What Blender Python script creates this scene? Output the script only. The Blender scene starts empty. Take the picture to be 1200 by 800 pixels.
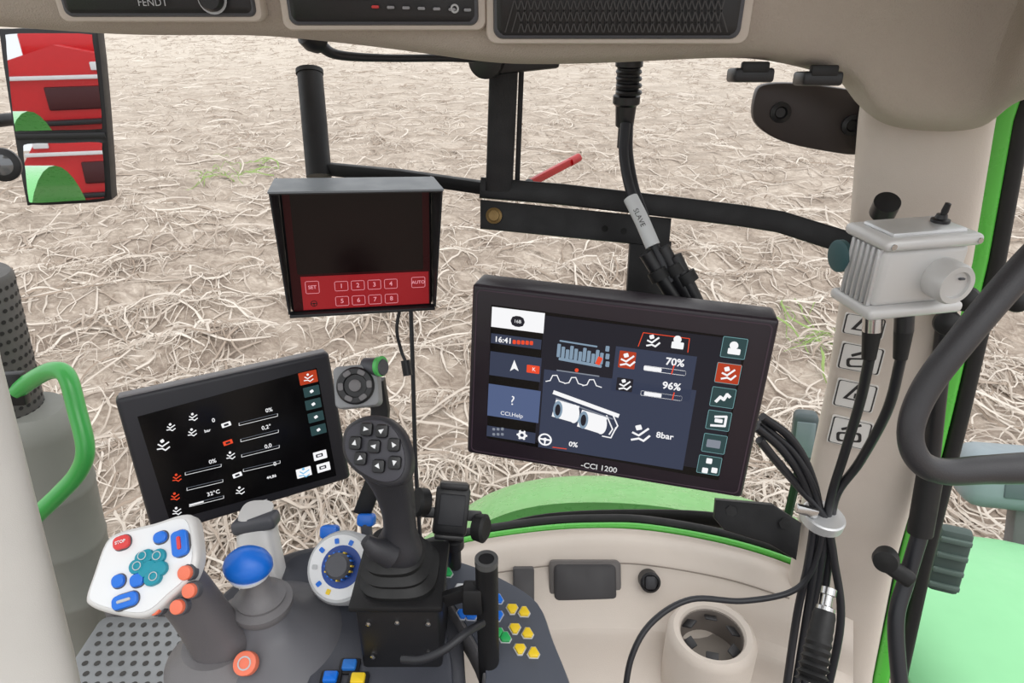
import bpy, bmesh, math, random
import numpy as np
from mathutils import Matrix, Vector
random.seed(4); rng=np.random.default_rng(4)
scene=bpy.context.scene
try: scene.view_settings.view_transform='Standard'
except Exception: pass
R=math.radians
# ---------------- camera (24 mm lens, pitched 27 deg down, eye 2.9 m above the field) -------------
F=800.0; PITCH=R(27); H=2.9
CAM=Vector((0,0,H)); FWD=Vector((0,math.cos(PITCH),-math.sin(PITCH))); UP=Vector((0,math.sin(PITCH),math.cos(PITCH))); RT=Vector((1,0,0))
cd=bpy.data.cameras.new('camera'); cd.lens=24; cd.sensor_width=36; cd.clip_start=.02; cd.clip_end=500
cam=bpy.data.objects.new('camera',cd); scene.collection.objects.link(cam); scene.camera=cam
RC=Matrix((RT,UP,-FWD)).transposed()
cam.matrix_world=Matrix.Translation(CAM)@RC.to_4x4()
# survey helpers: convert measurements into world metres
def ray(u,v): return FWD+RT*((u-600)/F)+UP*((400-v)/F)
def P(u,v,d): return CAM+ray(u,v)*d
def PZ(u,v,z):
    r=ray(u,v); return CAM+r*(z/r.z)
def PY(u,v,y):
    r=ray(u,v); return CAM+r*(y/r.y)
def frame(loc,n,xh=(1,0,0)):
    z=Vector(n).normalized(); x=Vector(xh); x=(x-z*x.dot(z)).normalized(); y=z.cross(x)
    M=Matrix((x,y,z)).transposed().to_4x4(); M.translation=loc; return M
def on(M,u,v,h=0):
    o=M.translation; n=M.col[2].xyz; r=ray(u,v); t=((o-CAM).dot(n)+h)/r.dot(n)
    q=M.inverted()@(CAM+r*t); return (q.x,q.y)
def fit(quad,w,h0):
    """pose of a w x h rectangle from its four surveyed corners"""
    m=[((u-600)/F,(400-v)/F) for u,v in quad]
    def src(h): return [(-w/2,h/2),(w/2,h/2),(w/2,-h/2),(-w/2,-h/2)]
    A=[]
    for (x,y),(a,b) in zip(src(h0),m):
        A.append([x,y,1,0,0,0,a*x,a*y,a]); A.append([0,0,0,x,y,1,b*x,b*y,b])
    Hm=np.linalg.svd(np.array(A))[2][-1].reshape(3,3)
    if Hm[2,2]>0: Hm=-Hm
    s=(np.linalg.norm(Hm[:,0])+np.linalg.norm(Hm[:,1]))/2; Hm=Hm/s
    r1=Hm[:,0]/np.linalg.norm(Hm[:,0]); r3=np.cross(Hm[:,0],Hm[:,1]); r3/=np.linalg.norm(r3); r2=np.cross(r3,r1)
    R0=np.stack([r1,r2,r3],1); t=Hm[:,2]; lh=math.log(h0)
    def rod(w_):
        th=np.linalg.norm(w_)
        if th<1e-9: return np.eye(3)
        k=w_/th; K=np.array([[0,-k[2],k[1]],[k[2],0,-k[0]],[-k[1],k[0],0]])
        return np.eye(3)+math.sin(th)*K+(1-math.cos(th))*K@K
    def res(p,Rb):
        Rr=rod(p[:3])@Rb; out=[]
        for (x,y),(a,b) in zip(src(math.exp(p[6])),m):
            X=Rr@np.array([x,y,0])+p[3:6]; out+= [(X[0]/-X[2]-a)*F,(X[1]/-X[2]-b)*F]
        out.append(20*(p[6]-lh)); return np.array(out)
    p=np.concatenate([[0,0,0],t,[lh]]); 
    for it in range(60):
        r=res(p,R0); J=np.zeros((9,7))
        for k in range(7):
            q=p.copy(); q[k]+=1e-6; J[:,k]=(res(q,R0)-r)/1e-6
        dp=np.linalg.solve(J.T@J+1e-3*np.eye(7),-J.T@r); p=p+np.clip(dp,-.2,.2)
    Rr=rod(p[:3])@R0
    L=Matrix([list(Rr[i])+[p[3+i]] for i in range(3)]+[[0,0,0,1]])
    M=Matrix.Translation(CAM)@RC.to_4x4()@L
    return M,math.exp(p[6])
# ---------------- materials ----------------
def lin(c): 
    c=c/255; return c/12.92 if c<=.04045 else ((c+.055)/1.055)**2.4
def col(rgb): return (lin(rgb[0]),lin(rgb[1]),lin(rgb[2]),1)
MC={}
def mat(name,rgb,rough=.5,metal=0,bump=0,scale=300,emit=0,spec=.5,coat=0,var=.06):
    if name in MC: return MC[name]
    m=bpy.data.materials.new(name); m.use_nodes=True; nt=m.node_tree; b=nt.nodes['Principled BSDF']
    c=col(rgb); b.inputs['Roughness'].default_value=rough; b.inputs['Metallic'].default_value=metal
    b.inputs['Specular IOR Level'].default_value=spec; b.inputs['Coat Weight'].default_value=coat
    tc=nt.nodes.new('ShaderNodeTexCoord'); nz=nt.nodes.new('ShaderNodeTexNoise'); nz.inputs['Scale'].default_value=12; nz.inputs['Detail'].default_value=4
    nt.links.new(tc.outputs['Object'],nz.inputs['Vector'])
    mx=nt.nodes.new('ShaderNodeMix'); mx.data_type='RGBA'
    mx.inputs[6].default_value=tuple(x*(1-var) for x in c[:3])+(1,); mx.inputs[7].default_value=tuple(min(1,x*(1+var)) for x in c[:3])+(1,)
    nt.links.new(nz.outputs['Fac'],mx.inputs[0]); nt.links.new(mx.outputs[2],b.inputs['Base Color'])
    # roughness varies slightly with handling wear
    rr_=nt.nodes.new('ShaderNodeMapRange'); rr_.inputs[1].default_value=.3; rr_.inputs[2].default_value=.7; rr_.inputs[3].default_value=max(.02,rough*.82); rr_.inputs[4].default_value=min(1,rough*1.15)
    n9=nt.nodes.new('ShaderNodeTexNoise'); n9.inputs['Scale'].default_value=35; n9.inputs['Detail'].default_value=5; nt.links.new(tc.outputs['Object'],n9.inputs['Vector']); nt.links.new(n9.outputs['Fac'],rr_.inputs[0]); nt.links.new(rr_.outputs[0],b.inputs['Roughness'])
    if emit:
        b.inputs['Emission Color'].default_value=c; b.inputs['Emission Strength'].default_value=emit
    if bump:
        n2=nt.nodes.new('ShaderNodeTexNoise'); n2.inputs['Scale'].default_value=scale; nt.links.new(tc.outputs['Object'],n2.inputs['Vector'])
        bp=nt.nodes.new('ShaderNodeBump'); bp.inputs['Strength'].default_value=bump; bp.inputs['Distance'].default_value=.001
        nt.links.new(n2.outputs['Fac'],bp.inputs['Height']); nt.links.new(bp.outputs['Normal'],b.inputs['Normal'])
    MC[name]=m; return m
BEIGE=mat('beige_moulding',(207,196,185),.55,bump=.3,scale=900)
FABRIC=mat('headliner_fabric',(184,173,162),.9,bump=1.0,scale=600,var=.04)
BLACKM=mat('black_powder_coat',(20,20,22),.5,bump=.2,scale=800,spec=.4)
BLACKP=mat('black_plastic',(26,26,29),.4,bump=.15,scale=900)
RUBBER=mat('black_rubber',(20,20,21),.6)
CABLE=mat('cable_sheath',(34,35,40),.45)
DGREY=mat('dark_grey_plastic',(78,79,85),.45,bump=.2,scale=900)
MGREY=mat('mid_grey_plastic',(112,110,112),.5,bump=.2,scale=900)
LGREY=mat('light_grey_plastic',(186,188,190),.4)
WHITEP=mat('white_plastic',(228,230,232),.35)
ALU=mat('brushed_aluminium',(214,215,216),.4,metal=.6,bump=.1,scale=500)
ALUL=mat('painted_silver',(212,211,210),.42,metal=.15)
CHROME=mat('chrome',(200,200,200),.2,metal=1)
GREEN=mat('green_paint',(88,190,70),.3,coat=.4)
GREENF=mat('green_body_panel',(112,208,112),.3,coat=.5)
GREENP=mat('hazed_green_panel',(140,208,152),.5)  # paler green: veil of the dusty side window put into the colour
GREENH=mat('green_handle_paint',(75,185,90),.35,coat=.3)
BLUE=mat('blue_button',(20,110,215),.35); TEAL=mat('teal_button',(0,140,160),.4); RED=mat('red_button',(215,60,60),.4)
ORANGE=mat('orange_button',(235,120,90),.4); YEL=mat('yellow_button',(235,200,40),.4); GRB=mat('green_button',(40,170,90),.4)
REDP=mat('red_paint',(210,25,32),.35,coat=.3)
SBLK=mat('screen_black',(9,8,10),.22,spec=.28)
BEZ=mat('bezel_black',(38,30,38),.35,bump=.1,scale=900,spec=.4)
def dif(name,rgb,s=.85):
    if name in MC: return MC[name]
    m=bpy.data.materials.new(name); m.use_nodes=True; b=m.node_tree.nodes['Principled BSDF']
    b.inputs['Base Color'].default_value=(0.01,0.01,.01,1); b.inputs['Roughness'].default_value=.35; b.inputs['Specular IOR Level'].default_value=.15
    b.inputs['Emission Color'].default_value=col(rgb); b.inputs['Emission Strength'].default_value=1; MC[name]=m; return m
EW=dif('display_white',(246,246,248)); EG=dif('display_grey',(130,136,148)); EN=dif('display_navy',(52,59,80)); EN2=dif('display_slate',(80,95,132)); EN3=dif('display_dark',(27,26,36))
EO=dif('display_orange',(235,75,40)); ET=dif('display_teal',(115,158,162)); EDT=dif('display_dark_teal',(42,68,70)); ERD=dif('display_rust',(178,58,26)); EBL=dif('display_blue',(120,190,230)); EGB=dif('display_steel',(130,152,172))
# ---------------- mesh builders ----------------
def finish(bm,ang=35):
    bmesh.ops.recalc_face_normals(bm,faces=bm.faces[:])
    me=bpy.data.meshes.new('m'); bm.to_mesh(me); bm.free()
    me.polygons.foreach_set('use_smooth',[True]*len(me.polygons)); me.set_sharp_from_angle(angle=R(ang)); return me
def bev(bm,edges,b,s=2):
    if b>0: bmesh.ops.bevel(bm,geom=edges,offset=b,segments=s,profile=.5,affect='EDGES',clamp_overlap=True)
def box(c,s,b=.002,M=None,seg=2):
    bm=bmesh.new(); bmesh.ops.create_cube(bm,size=1); bmesh.ops.scale(bm,vec=s,verts=bm.verts); bev(bm,bm.edges[:],b,seg)
    bmesh.ops.translate(bm,vec=c,verts=bm.verts); me=finish(bm)
    if M: me.transform(M)
    return me
def prism(pts,z0,z1,b=0,M=None,seg=2):
    bm=bmesh.new(); vs=[bm.verts.new((x,y,z0)) for x,y in pts]; f=bm.faces.new(vs)
    r=bmesh.ops.extrude_face_region(bm,geom=[f]); top=[g for g in r['geom'] if isinstance(g,bmesh.types.BMVert)]
    bmesh.ops.translate(bm,vec=(0,0,z1-z0),verts=top)
    if b>0:
        ts=set(top); bev(bm,[e for e in bm.edges if e.verts[0] in ts and e.verts[1] in ts],b,seg)
    me=finish(bm)
    if M: me.transform(M)
    return me
def rr(w,h,r,cx=0,cy=0,n=5,rot=0):
    o=[]
    for sx,sy,a0 in((1,1,0),(-1,1,90),(-1,-1,180),(1,-1,270)):
        for i in range(n+1):
            a=R(a0+90*i/n); o.append((sx*(w/2-r)+r*math.cos(a),sy*(h/2-r)+r*math.sin(a)))
    c,s=math.cos(rot),math.sin(rot); return [(cx+x*c-y*s,cy+x*s+y*c) for x,y in o]
def circ(cx,cy,r,n=24,ry=None): 
    ry=ry or r; return [(cx+r*math.cos(2*math.pi*i/n),cy+ry*math.sin(2*math.pi*i/n)) for i in range(n)]
def smoothpoly(pts,n=5):
    o=[];N=len(pts)
    for i in range(N):
        p0,p1,p2,p3=[Vector(pts[(i+k-1)%N]) for k in range(4)]
        for j in range(n):
            t=j/n; q=.5*((2*p1)+(p2-p0)*t+(2*p0-5*p1+4*p2-p3)*t*t+(3*p1-p0-3*p2+p3)*t**3); o.append((q.x,q.y))
    return o
def ring(out,inn,z,M=None,z0=None):
    bm=bmesh.new(); n=len(out); a=[bm.verts.new((x,y,z)) for x,y in out]; b=[bm.verts.new((x,y,z)) for x,y in inn]
    for i in range(n): bm.faces.new((a[i],a[(i+1)%n],b[(i+1)%n],b[i]))
    if z0 is not None:
        c=[bm.verts.new((x,y,z0)) for x,y in out]; d=[bm.verts.new((x,y,z0)) for x,y in inn]
        for i in range(n):
            bm.faces.new((c[i],c[(i+1)%n],a[(i+1)%n],a[i])); bm.faces.new((b[i],b[(i+1)%n],d[(i+1)%n],d[i]))
    me=finish(bm)
    if M: me.transform(M)
    return me
def skin(secs,cap=True,closed=True,ang=40):
    bm=bmesh.new(); rows=[[bm.verts.new(p) for p in s] for s in secs]; n=len(rows[0])
    for a,b in zip(rows,rows[1:]):
        for i in range(n if closed else n-1):
            j=(i+1)%n
            try: bm.faces.new((a[i],a[j],b[j],b[i]))
            except ValueError: pass
    if cap and closed: bm.faces.new(rows[0][::-1]); bm.faces.new(rows[-1])
    return finish(bm,ang)
def lathe(prof,M=None,n=32,sx=1,sy=1,cap=True):
    secs=[[(max(r,1e-5)*math.cos(2*math.pi*i/n)*sx,max(r,1e-5)*math.sin(2*math.pi*i/n)*sy,z) for i in range(n)] for r,z in prof]
    me=skin(secs,cap)
    if M: me.transform(M)
    return me
def cr(pts,sub):
    P_=[Vector(p) for p in pts]
    if len(P_)<3 or sub<=1: return P_
    P_=[P_[0]*2-P_[1]]+P_+[P_[-1]*2-P_[-2]]; o=[]
    for i in range(1,len(P_)-2):
        p0,p1,p2,p3=P_[i-1:i+3]
        for j in range(sub):
            t=j/sub; o.append(.5*((2*p1)+(p2-p0)*t+(2*p0-5*p1+4*p2-p3)*t*t+(3*p1-p0-3*p2+p3)*t**3))
    o.append(P_[-2]); return o
def tube(pts,r,n=12,sub=8,ribs=0,flat=1,hint=None):
    c=cr(pts,sub); m=len(c); rs=r if isinstance(r,(list,tuple)) else None; secs=[]; prev=None
    for i,p in enumerate(c):
        t=(c[min(i+1,m-1)]-c[max(i-1,0)]).normalized()
        if prev is None:
            x=Vector(hint) if hint is not None else (Vector((0,0,1)) if abs(t.z)<.9 else Vector((1,0,0)))
        else: x=prev
        x=(x-t*x.dot(t)).normalized(); prev=x; y=t.cross(x)
        if rs: f=i/(m-1)*(len(rs)-1); k=min(int(f),len(rs)-2); ra=rs[k]+(rs[k+1]-rs[k])*(f-k)
        else: ra=r
        if ribs: ra*=1+(.12 if i%2 else -.05)
        secs.append([p+x*ra*math.cos(2*math.pi*j/n)+y*ra*flat*math.sin(2*math.pi*j/n) for j in range(n)])
    return skin(secs,True)
def sq(pts,w,t,hint,sub=1,b=0):
    c=cr(pts,sub); secs=[]; m=len(c)
    for i,p in enumerate(c):
        d=(c[min(i+1,m-1)]-c[max(i-1,0)]).normalized(); x=Vector(hint); x=(x-d*x.dot(d)).normalized(); y=d.cross(x); r_=min(w,t)*.12
        secs.append([p+x*q[0]+y*q[1] for q in rr(w,t,r_,n=2)])
    return skin(secs,True)
def sell(c,x,y,rx,ry,n=32,pw=2.0):
    o=[]
    for i in range(n):
        a=2*math.pi*i/n; ca,sa=math.cos(a),math.sin(a)
        o.append(Vector(c)+x*rx*math.copysign(abs(ca)**(2/pw),ca)+y*ry*math.copysign(abs(sa)**(2/pw),sa))
    return o
def text(s,size,loc=(0,0,0),rot=0,bold=0,align='CENTER'):
    cu=bpy.data.curves.new('t','FONT'); cu.body=s; cu.size=size; cu.align_x=align; cu.align_y='CENTER'; cu.resolution_u=3; cu.offset=bold
    ob=bpy.data.objects.new('t',cu); scene.collection.objects.link(ob); dg=bpy.context.evaluated_depsgraph_get(); dg.update()
    me=bpy.data.meshes.new_from_object(ob.evaluated_get(dg)); bpy.data.objects.remove(ob); 
    me.transform(Matrix.Translation(loc)@Matrix.Rotation(rot,4,'Z')); me.materials.clear(); return me
class G:
    def __init__(s,name,M=None):
        s.M=M if isinstance(M,Matrix) else (Matrix.Translation(M) if M is not None else Matrix())
        s.e=bpy.data.objects.new(name,None); s.e.empty_display_size=.05; scene.collection.objects.link(s.e); s.e.matrix_world=s.M; s.I=s.M.inverted()
    def w(s,name,me,m):  # world-space mesh
        me.transform(s.I); return s.l(name,me,m)
    def l(s,name,me,m):
        me.name=name; me.materials.clear(); me.materials.append(m); o=bpy.data.objects.new(name,me); scene.collection.objects.link(o); o.parent=s.e; return o
def single(name,me,m,mod=None):
    c=sum((v.co for v in me.vertices),Vector())/max(1,len(me.vertices)); me.transform(Matrix.Translation(-c)); me.name=name
    me.materials.clear(); me.materials.append(m); o=bpy.data.objects.new(name,me); o.location=c; scene.collection.objects.link(o); return o
def wv(x,y,z): return Vector((x,y,H+z))
# =============== FIELD ===============
RA=.30
def ghz(x,y):
    s=(-x*math.sin(RA)+y*math.cos(RA)) if not isinstance(x,np.ndarray) else (-x*np.sin(RA)+y*np.cos(RA))
    sn=np.sin
    return .075*sn(2*np.pi*s/.85+.6*sn(x*.7))+.03*sn(x*2.1+y*1.3)+.02*sn(x*5.3-y*3.7)
n=340; t=np.linspace(-1,1,n); gx=80*np.sinh(4.2*t)/np.sinh(4.2); gy=6+115*np.sinh(4.4*t)/np.sinh(4.4)
X,Y=np.meshgrid(gx,gy); fade=np.clip(1-np.hypot(X,Y-4)/25,0,1); Z=ghz(X,Y)*fade
me=bpy.data.meshes.new('field'); V=np.stack([X,Y,Z],-1).reshape(-1,3); idx=np.arange(n*n).reshape(n,n)
Q=np.stack([idx[:-1,:-1],idx[:-1,1:],idx[1:,1:],idx[1:,:-1]],-1).reshape(-1,4)
me.from_pydata(V.tolist(),[],Q.tolist()); me.polygons.foreach_set('use_smooth',[True]*len(me.polygons))
gm=bpy.data.materials.new('straw_covered_soil'); gm.use_nodes=True; nt=gm.node_tree; b=nt.nodes['Principled BSDF']; b.inputs['Roughness'].default_value=.95; b.inputs['Specular IOR Level'].default_value=.1
tc=nt.nodes.new('ShaderNodeTexCoord'); mp=nt.nodes.new('ShaderNodeMapping'); mp.inputs['Scale'].default_value=(1,1.6,1); mp.inputs['Rotation'].default_value=(0,0,.3)
nt.links.new(tc.outputs['Object'],mp.inputs['Vector'])
n1=nt.nodes.new('ShaderNodeTexNoise'); n1.inputs['Scale'].default_value=7; n1.inputs['Detail'].default_value=9; n1.inputs['Roughness'].default_value=.75; n1.inputs['Distortion'].default_value=1.5
nt.links.new(mp.outputs['Vector'],n1.inputs['Vector'])
n3=nt.nodes.new('ShaderNodeTexNoise'); n3.inputs['Scale'].default_value=1.1; n3.inputs['Detail'].default_value=5; n3.inputs['Roughness'].default_value=.7; nt.links.new(mp.outputs['Vector'],n3.inputs['Vector'])
ad=nt.nodes.new('ShaderNodeMath'); ad.operation='MULTIPLY_ADD'; ad.inputs[1].default_value=.55; nt.links.new(n3.outputs['Fac'],ad.inputs[0])
m4=nt.nodes.new('ShaderNodeMath'); m4.operation='MULTIPLY'; m4.inputs[1].default_value=.5; nt.links.new(n1.outputs['Fac'],m4.inputs[0]); nt.links.new(m4.outputs[0],ad.inputs[2])
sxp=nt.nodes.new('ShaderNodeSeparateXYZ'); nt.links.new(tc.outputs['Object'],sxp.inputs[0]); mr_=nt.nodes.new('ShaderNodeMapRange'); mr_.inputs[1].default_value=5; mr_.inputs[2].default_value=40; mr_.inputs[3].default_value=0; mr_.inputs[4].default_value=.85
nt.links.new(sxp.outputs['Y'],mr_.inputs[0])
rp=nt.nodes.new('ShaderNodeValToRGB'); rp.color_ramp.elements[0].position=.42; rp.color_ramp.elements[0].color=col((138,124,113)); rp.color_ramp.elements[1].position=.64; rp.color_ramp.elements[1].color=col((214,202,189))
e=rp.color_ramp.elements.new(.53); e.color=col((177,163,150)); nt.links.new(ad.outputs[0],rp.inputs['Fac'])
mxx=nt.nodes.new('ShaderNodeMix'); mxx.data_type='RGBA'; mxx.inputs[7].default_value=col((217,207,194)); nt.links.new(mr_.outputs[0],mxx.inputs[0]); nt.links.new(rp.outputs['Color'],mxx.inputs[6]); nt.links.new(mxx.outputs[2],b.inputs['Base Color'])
bp=nt.nodes.new('ShaderNodeBump'); bp.inputs['Distance'].default_value=.06; bp.inputs['Strength'].default_value=.6; nt.links.new(n1.outputs['Fac'],bp.inputs['Height']); nt.links.new(bp.outputs['Normal'],b.inputs['Normal'])
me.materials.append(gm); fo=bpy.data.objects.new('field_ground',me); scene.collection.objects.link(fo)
# straw haulm mass
N=150000; rad=1.6+62*rng.random(N)**2.1; az=(rng.random(N)-.5)*R(112); px=rad*np.sin(az); py=rad*np.cos(az)
s=(-px*np.sin(RA)+py*np.cos(RA)); ph=np.sin(2*np.pi*s/.85+.6*np.sin(px*.7))
nz_=(np.sin(px*1.9+2*np.sin(py*1.3))+np.sin(py*2.6+1.7*np.sin(px*2.2))+np.sin(px*4.3-py*3.1))/3
keep=rng.random(N)<np.clip(.28+.36*ph+.5*nz_,.03,1); px,py,rad=px[keep],py[keep],rad[keep]; N=len(px)
big=rng.random(N)<.28
L=np.where(big,rng.uniform(.3,.8,N),rng.uniform(.08,.3,N))*(1+rad/60); th=rng.normal(1.2,.55,N)*np.where(rng.random(N)<.5,1,-1)+.25+(rng.random(N)<.3)*rng.random(N)*3; curv=rng.normal(0,1.2,N); wd=np.where(big,rng.uniform(.009,.022,N),rng.uniform(.004,.011,N))*(1+rad/30); lift=rng.random(N)**2*.11
K=7; pts=np.zeros((N,K,3)); ax_=px.copy(); ay_=py.copy(); a=th.copy(); nrm=np.zeros((N,K,2))
for k in range(K):
    tt=k/(K-1); pts[:,k,0]=ax_; pts[:,k,1]=ay_; fd=np.clip(1-np.hypot(ax_,ay_-4)/25,0,1)
    pts[:,k,2]=ghz(ax_,ay_)*fd+.012+lift*np.sin(np.pi*tt)+.01*rng.random(N)
    nrm[:,k,0]=-np.sin(a); nrm[:,k,1]=np.cos(a); ax_=ax_+np.cos(a)*L/(K-1); ay_=ay_+np.sin(a)*L/(K-1); a=a+curv/(K-1)+rng.normal(0,.28,N)
tap=np.array([.4,.8,1,.9,1,.7,.25])[None,:,None]*rng.uniform(.6,1.3,(N,K,1))
off=nrm*wd[:,None,None]*tap*.5
A=pts.copy(); A[:,:,:2]+=off; A[:,:,2]-=.3*wd[:,None]; B=pts.copy(); B[:,:,:2]-=off; B[:,:,2]-=.3*wd[:,None]; Cc=pts.copy(); Cc[:,:,2]+=.35*wd[:,None]
VV=np.stack([A,Cc,B],2).reshape(-1,3); base=(np.arange(N)[:,None]*K+np.arange(K-1)[None,:])*3
q1=np.stack([base,base+1,base+4,base+3],-1); q2=np.stack([base+1,base+2,base+5,base+4],-1); QQ=np.concatenate([q1.reshape(-1,4),q2.reshape(-1,4)])
me=bpy.data.meshes.new('straw'); me.vertices.add(len(VV)); me.vertices.foreach_set('co',VV.ravel()); me.loops.add(QQ.size); me.loops.foreach_set('vertex_index',QQ.ravel().astype(np.int32))
me.polygons.add(len(QQ)); me.polygons.foreach_set('loop_start',np.arange(0,QQ.size,4,dtype=np.int32)); me.update(); me.validate()
rc=rng.random(N); c0=np.array(col((164,148,134))[:3]); c1=np.array(col((231,222,211))[:3]); CCc=c0+(c1-c0)*rc[:,None]
for uu,vv,r0,pr_ in((268,202,.5,.6),(950,395,.25,.4),(270,185,.4,.4)):
    gp=PZ(uu,vv,-2.9); gsel=(np.hypot(px-gp.x,(py-gp.y)*.6)<r0)&(rng.random(N)<pr_); CCc[gsel]=np.array(col((150,174,108))[:3])
ca=me.color_attributes.new('Col','FLOAT_COLOR','POINT'); ca.data.foreach_set('color',np.repeat(np.concatenate([CCc,np.ones((N,1))],1),K*3,axis=0).ravel())
sm=bpy.data.materials.new('dry_haulm'); sm.use_nodes=True; b=sm.node_tree.nodes['Principled BSDF']; b.inputs['Roughness'].default_value=.8; b.inputs['Specular IOR Level'].default_value=.2
at=sm.node_tree.nodes.new('ShaderNodeAttribute'); at.attribute_name='Col'; sm.node_tree.links.new(at.outputs['Color'],b.inputs['Base Color'])
me.materials.append(sm); so=bpy.data.objects.new('straw_litter',me); scene.collection.objects.link(so)
# =============== ROOF CONSOLE / HEADLINER ===============
lip=[(-260,22,.70),(0,32,.70),(120,42,.70),(200,44,.70),(300,42,.70),(380,50,.70),(470,60,.70),(560,74,.70),(610,78,.70),(720,76,.70),(850,68,.70),(900,72,.72),(960,86,.75),(1000,104,.77),(1016,136,.78),(1040,152,.79),(1100,157,.79),(1152,154,.78),(1174,128,.72),(1205,112,.68),(1320,100,.64),(1500,96,.62)]
rows=[[],[],[],[],[],[],[],[]]
for u,v,y in lip:
    p=PY(u,v,y); vf=v-26 if u<870 else v-34
    a=PY(u,vf,.65 if u<870 else y-.07); top=Vector((a.x*1.0,a.y-.03,H+.14)); 
    rows[0].append(Vector((a.x,a.y-.35,H+.17))); rows[1].append(top); rows[2].append(a); rows[3].append(a.lerp(p,.55)+Vector((0,-.012,-.003))); rows[4].append(p+Vector((0,-.006,.001))); rows[5].append(p+Vector((0,.008,.002)))
    rows[6].append(p+Vector((0,.10,.02))); rows[7].append(p+Vector((0,.14,.25)))
me=skin(rows,False,False,50); rc_=G('roof_console',wv(0,.7,0))
o=rc_.w('headliner_shell',me,FABRIC); o.modifiers.new('s','SUBSURF').levels=1; o.modifiers['s'].render_levels=2
FX=lambda u,v,y=.645: PY(u,v,y)
def cpanel(name,u0,u1,v0,v1,m,y=.640,th=.012,b=.004):
    a=FX(u0,v0,y); c=FX(u1,v1,y); w=c.x-a.x; h=a.z-c.z; M=frame(Vector(((a.x+c.x)/2,y,(a.z+c.z)/2)),(0,-1,-.05)); rc_.w(name,prism(rr(w,h,min(w,h)*.12),-th,.004,b,M),m); return M
for nm,u0,u1,v1 in(('panel_left',46,310,26),('radio_surround',318,570,36),('mesh_surround',568,876,52)):
    cpanel(nm+'_frame',u0,u1,-70,v1,BEIGE,.640)
    cpanel(nm+'_shadow_gap',u0+9,u1-9,-62,v1-6,DGREY,.6355); cpanel(nm,u0+12,u1-12,-60,v1-9,BLACKP,.6345)
def wt(s_,size,M,m,name,g): t=text(s_,size,(0,0,.002)); t.transform(M); g.w(name,t,m)
wt('FENDT',.008,frame(PY(180,3,.628),(0,-1,0)),LGREY,'label_text',rc_)
for i in range(7):
    M=frame(PY(440+i*18,8+i*.6,.628),(0,-1,0)); rc_.w('radio_key_%d'%i,prism(rr(.006,.0024,.001),0,.002,.0005,M),mat('radio_key',(150,150,155),.4) if i else RED)
rc_.w('radio_display',prism(rr(.05,.004,.0005),0,.001,0,frame(PY(400,-4,.628),(0,-1,0))),mat('radio_glass',(50,52,58),.15))
M=frame(PY(250,-2,.628),(0,-1,0)); rc_.w('radio_knob_ring',ring(circ(0,0,.012),circ(0,0,.010),.003,M),LGREY); rc_.w('radio_knob',lathe([(.010,0),(.010,.006),(.008,.009),(0,.009)],M),BLACKP)
M=frame(PY(533,10,.628),(0,-1,0)); rc_.w('jack_ring',ring(circ(0,0,.0035),circ(0,0,.002),.002,M),LGREY)
me=[]
for i in range(34):
    u=592+i*7.7; a=PY(u,-40,.628); c=PY(u+22,38,.628); me.append((a,c)); me.append((PY(u+22,-40,.628),PY(u,38,.628)))
secs=bmesh.new()
for a,c in me:
    if max(a.x,c.x)>PY(862,0,.628).x: continue
    d=(c-a).normalized(); s_=Vector((d.z,0,-d.x))*.0005
    vs=[secs.verts.new(q) for q in(a+s_,c+s_,c-s_,a-s_)]; secs.faces.new(vs)
rc_.w('speaker_mesh',finish(secs),mat('mesh_wire',(60,58,58),.5))
for i,(u,v) in enumerate(((879,88),(958,92))):
    M=frame(P(u,v,.66),(0,-1,.1)); rc_.w('visor_clip_%d'%i,box((0,0,0),(.038,.013,.03),.003,M),BLACKP); rc_.w('visor_clip_tab_%d'%i,box((0,.007,.012),(.026,.010,.008),.002,M),RUBBER)
# =============== RIGHT A PILLAR ===============
xa=Vector((.90,-.43,0)).normalized(); na=Vector((-.43,-.90,0)).normalized(); xr=Vector((-xa.y,xa.x,0))
pl=[(1092,90,.79),(1083,150,.80),(1065,300,.87),(1031,480,.96),(988,650,1.05),(966,780,1.11),(960,860,1.14)]
secs=[sell(P(u,v,d)-na*.03,xa,xr,.0715,.04,40,5) for u,v,d in pl]
apil=G('cab_pillar',P(1033,480,.96)); apil.w('pillar_trim',skin(secs),BEIGE)
a=P(1065,300,.87);c=P(988,650,1.05); axd=(a-c).normalized(); 
MP=frame(P(1031,480,.96)+na*.0145,na-axd*na.dot(axd),xa)
def sticker(u0,v0,u1,v1,kind,i):
    x0,y0=on(MP,u0,v0); x1,y1=on(MP,u1,v1); cx,cy=(x0+x1)/2,(y0+y1)/2; w,h=abs(x1-x0),abs(y1-y0)
    apil.w('sticker_%d'%i,prism(rr(w,h,.003,cx,cy),-.004,.0008,0,MP),mat('sticker_white',(224,222,218),.5)); DK=mat('sticker_ink',(48,46,46),.6)
    def L(me): me.transform(MP); return me
    apil.w('sticker_border_%d'%i,L(ring(rr(w*.94,h*.96,.003,cx,cy),rr(w*.87,h*.92,.003,cx,cy),.0011)),DK)
    if kind:
        tr=lambda r:[(cx+r*math.sin(2*math.pi*k/3),cy+r*.2+r*math.cos(2*math.pi*k/3)-.002) for k in range(3)]
        apil.w('sticker_triangle_%d'%i,L(ring(tr(.017),tr(.0105),.0012)),DK); apil.w('sticker_mark_%d'%i,L(prism(rr(.0025,.008,.0008,cx,cy),.001,.0013)),DK)
    else:
        apil.w('sticker_icon_%d'%i,L(ring(rr(w*.6,h*.35,.004,cx,cy-h*.15,5,.2),rr(w*.45,h*.22,.003,cx,cy-h*.15,5,.2),.0012)),DK); apil.w('sticker_mark_%d'%i,L(prism(rr(w*.5,.004,.001,cx,cy+h*.22,2,.5),.001,.0013)),DK)
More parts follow.
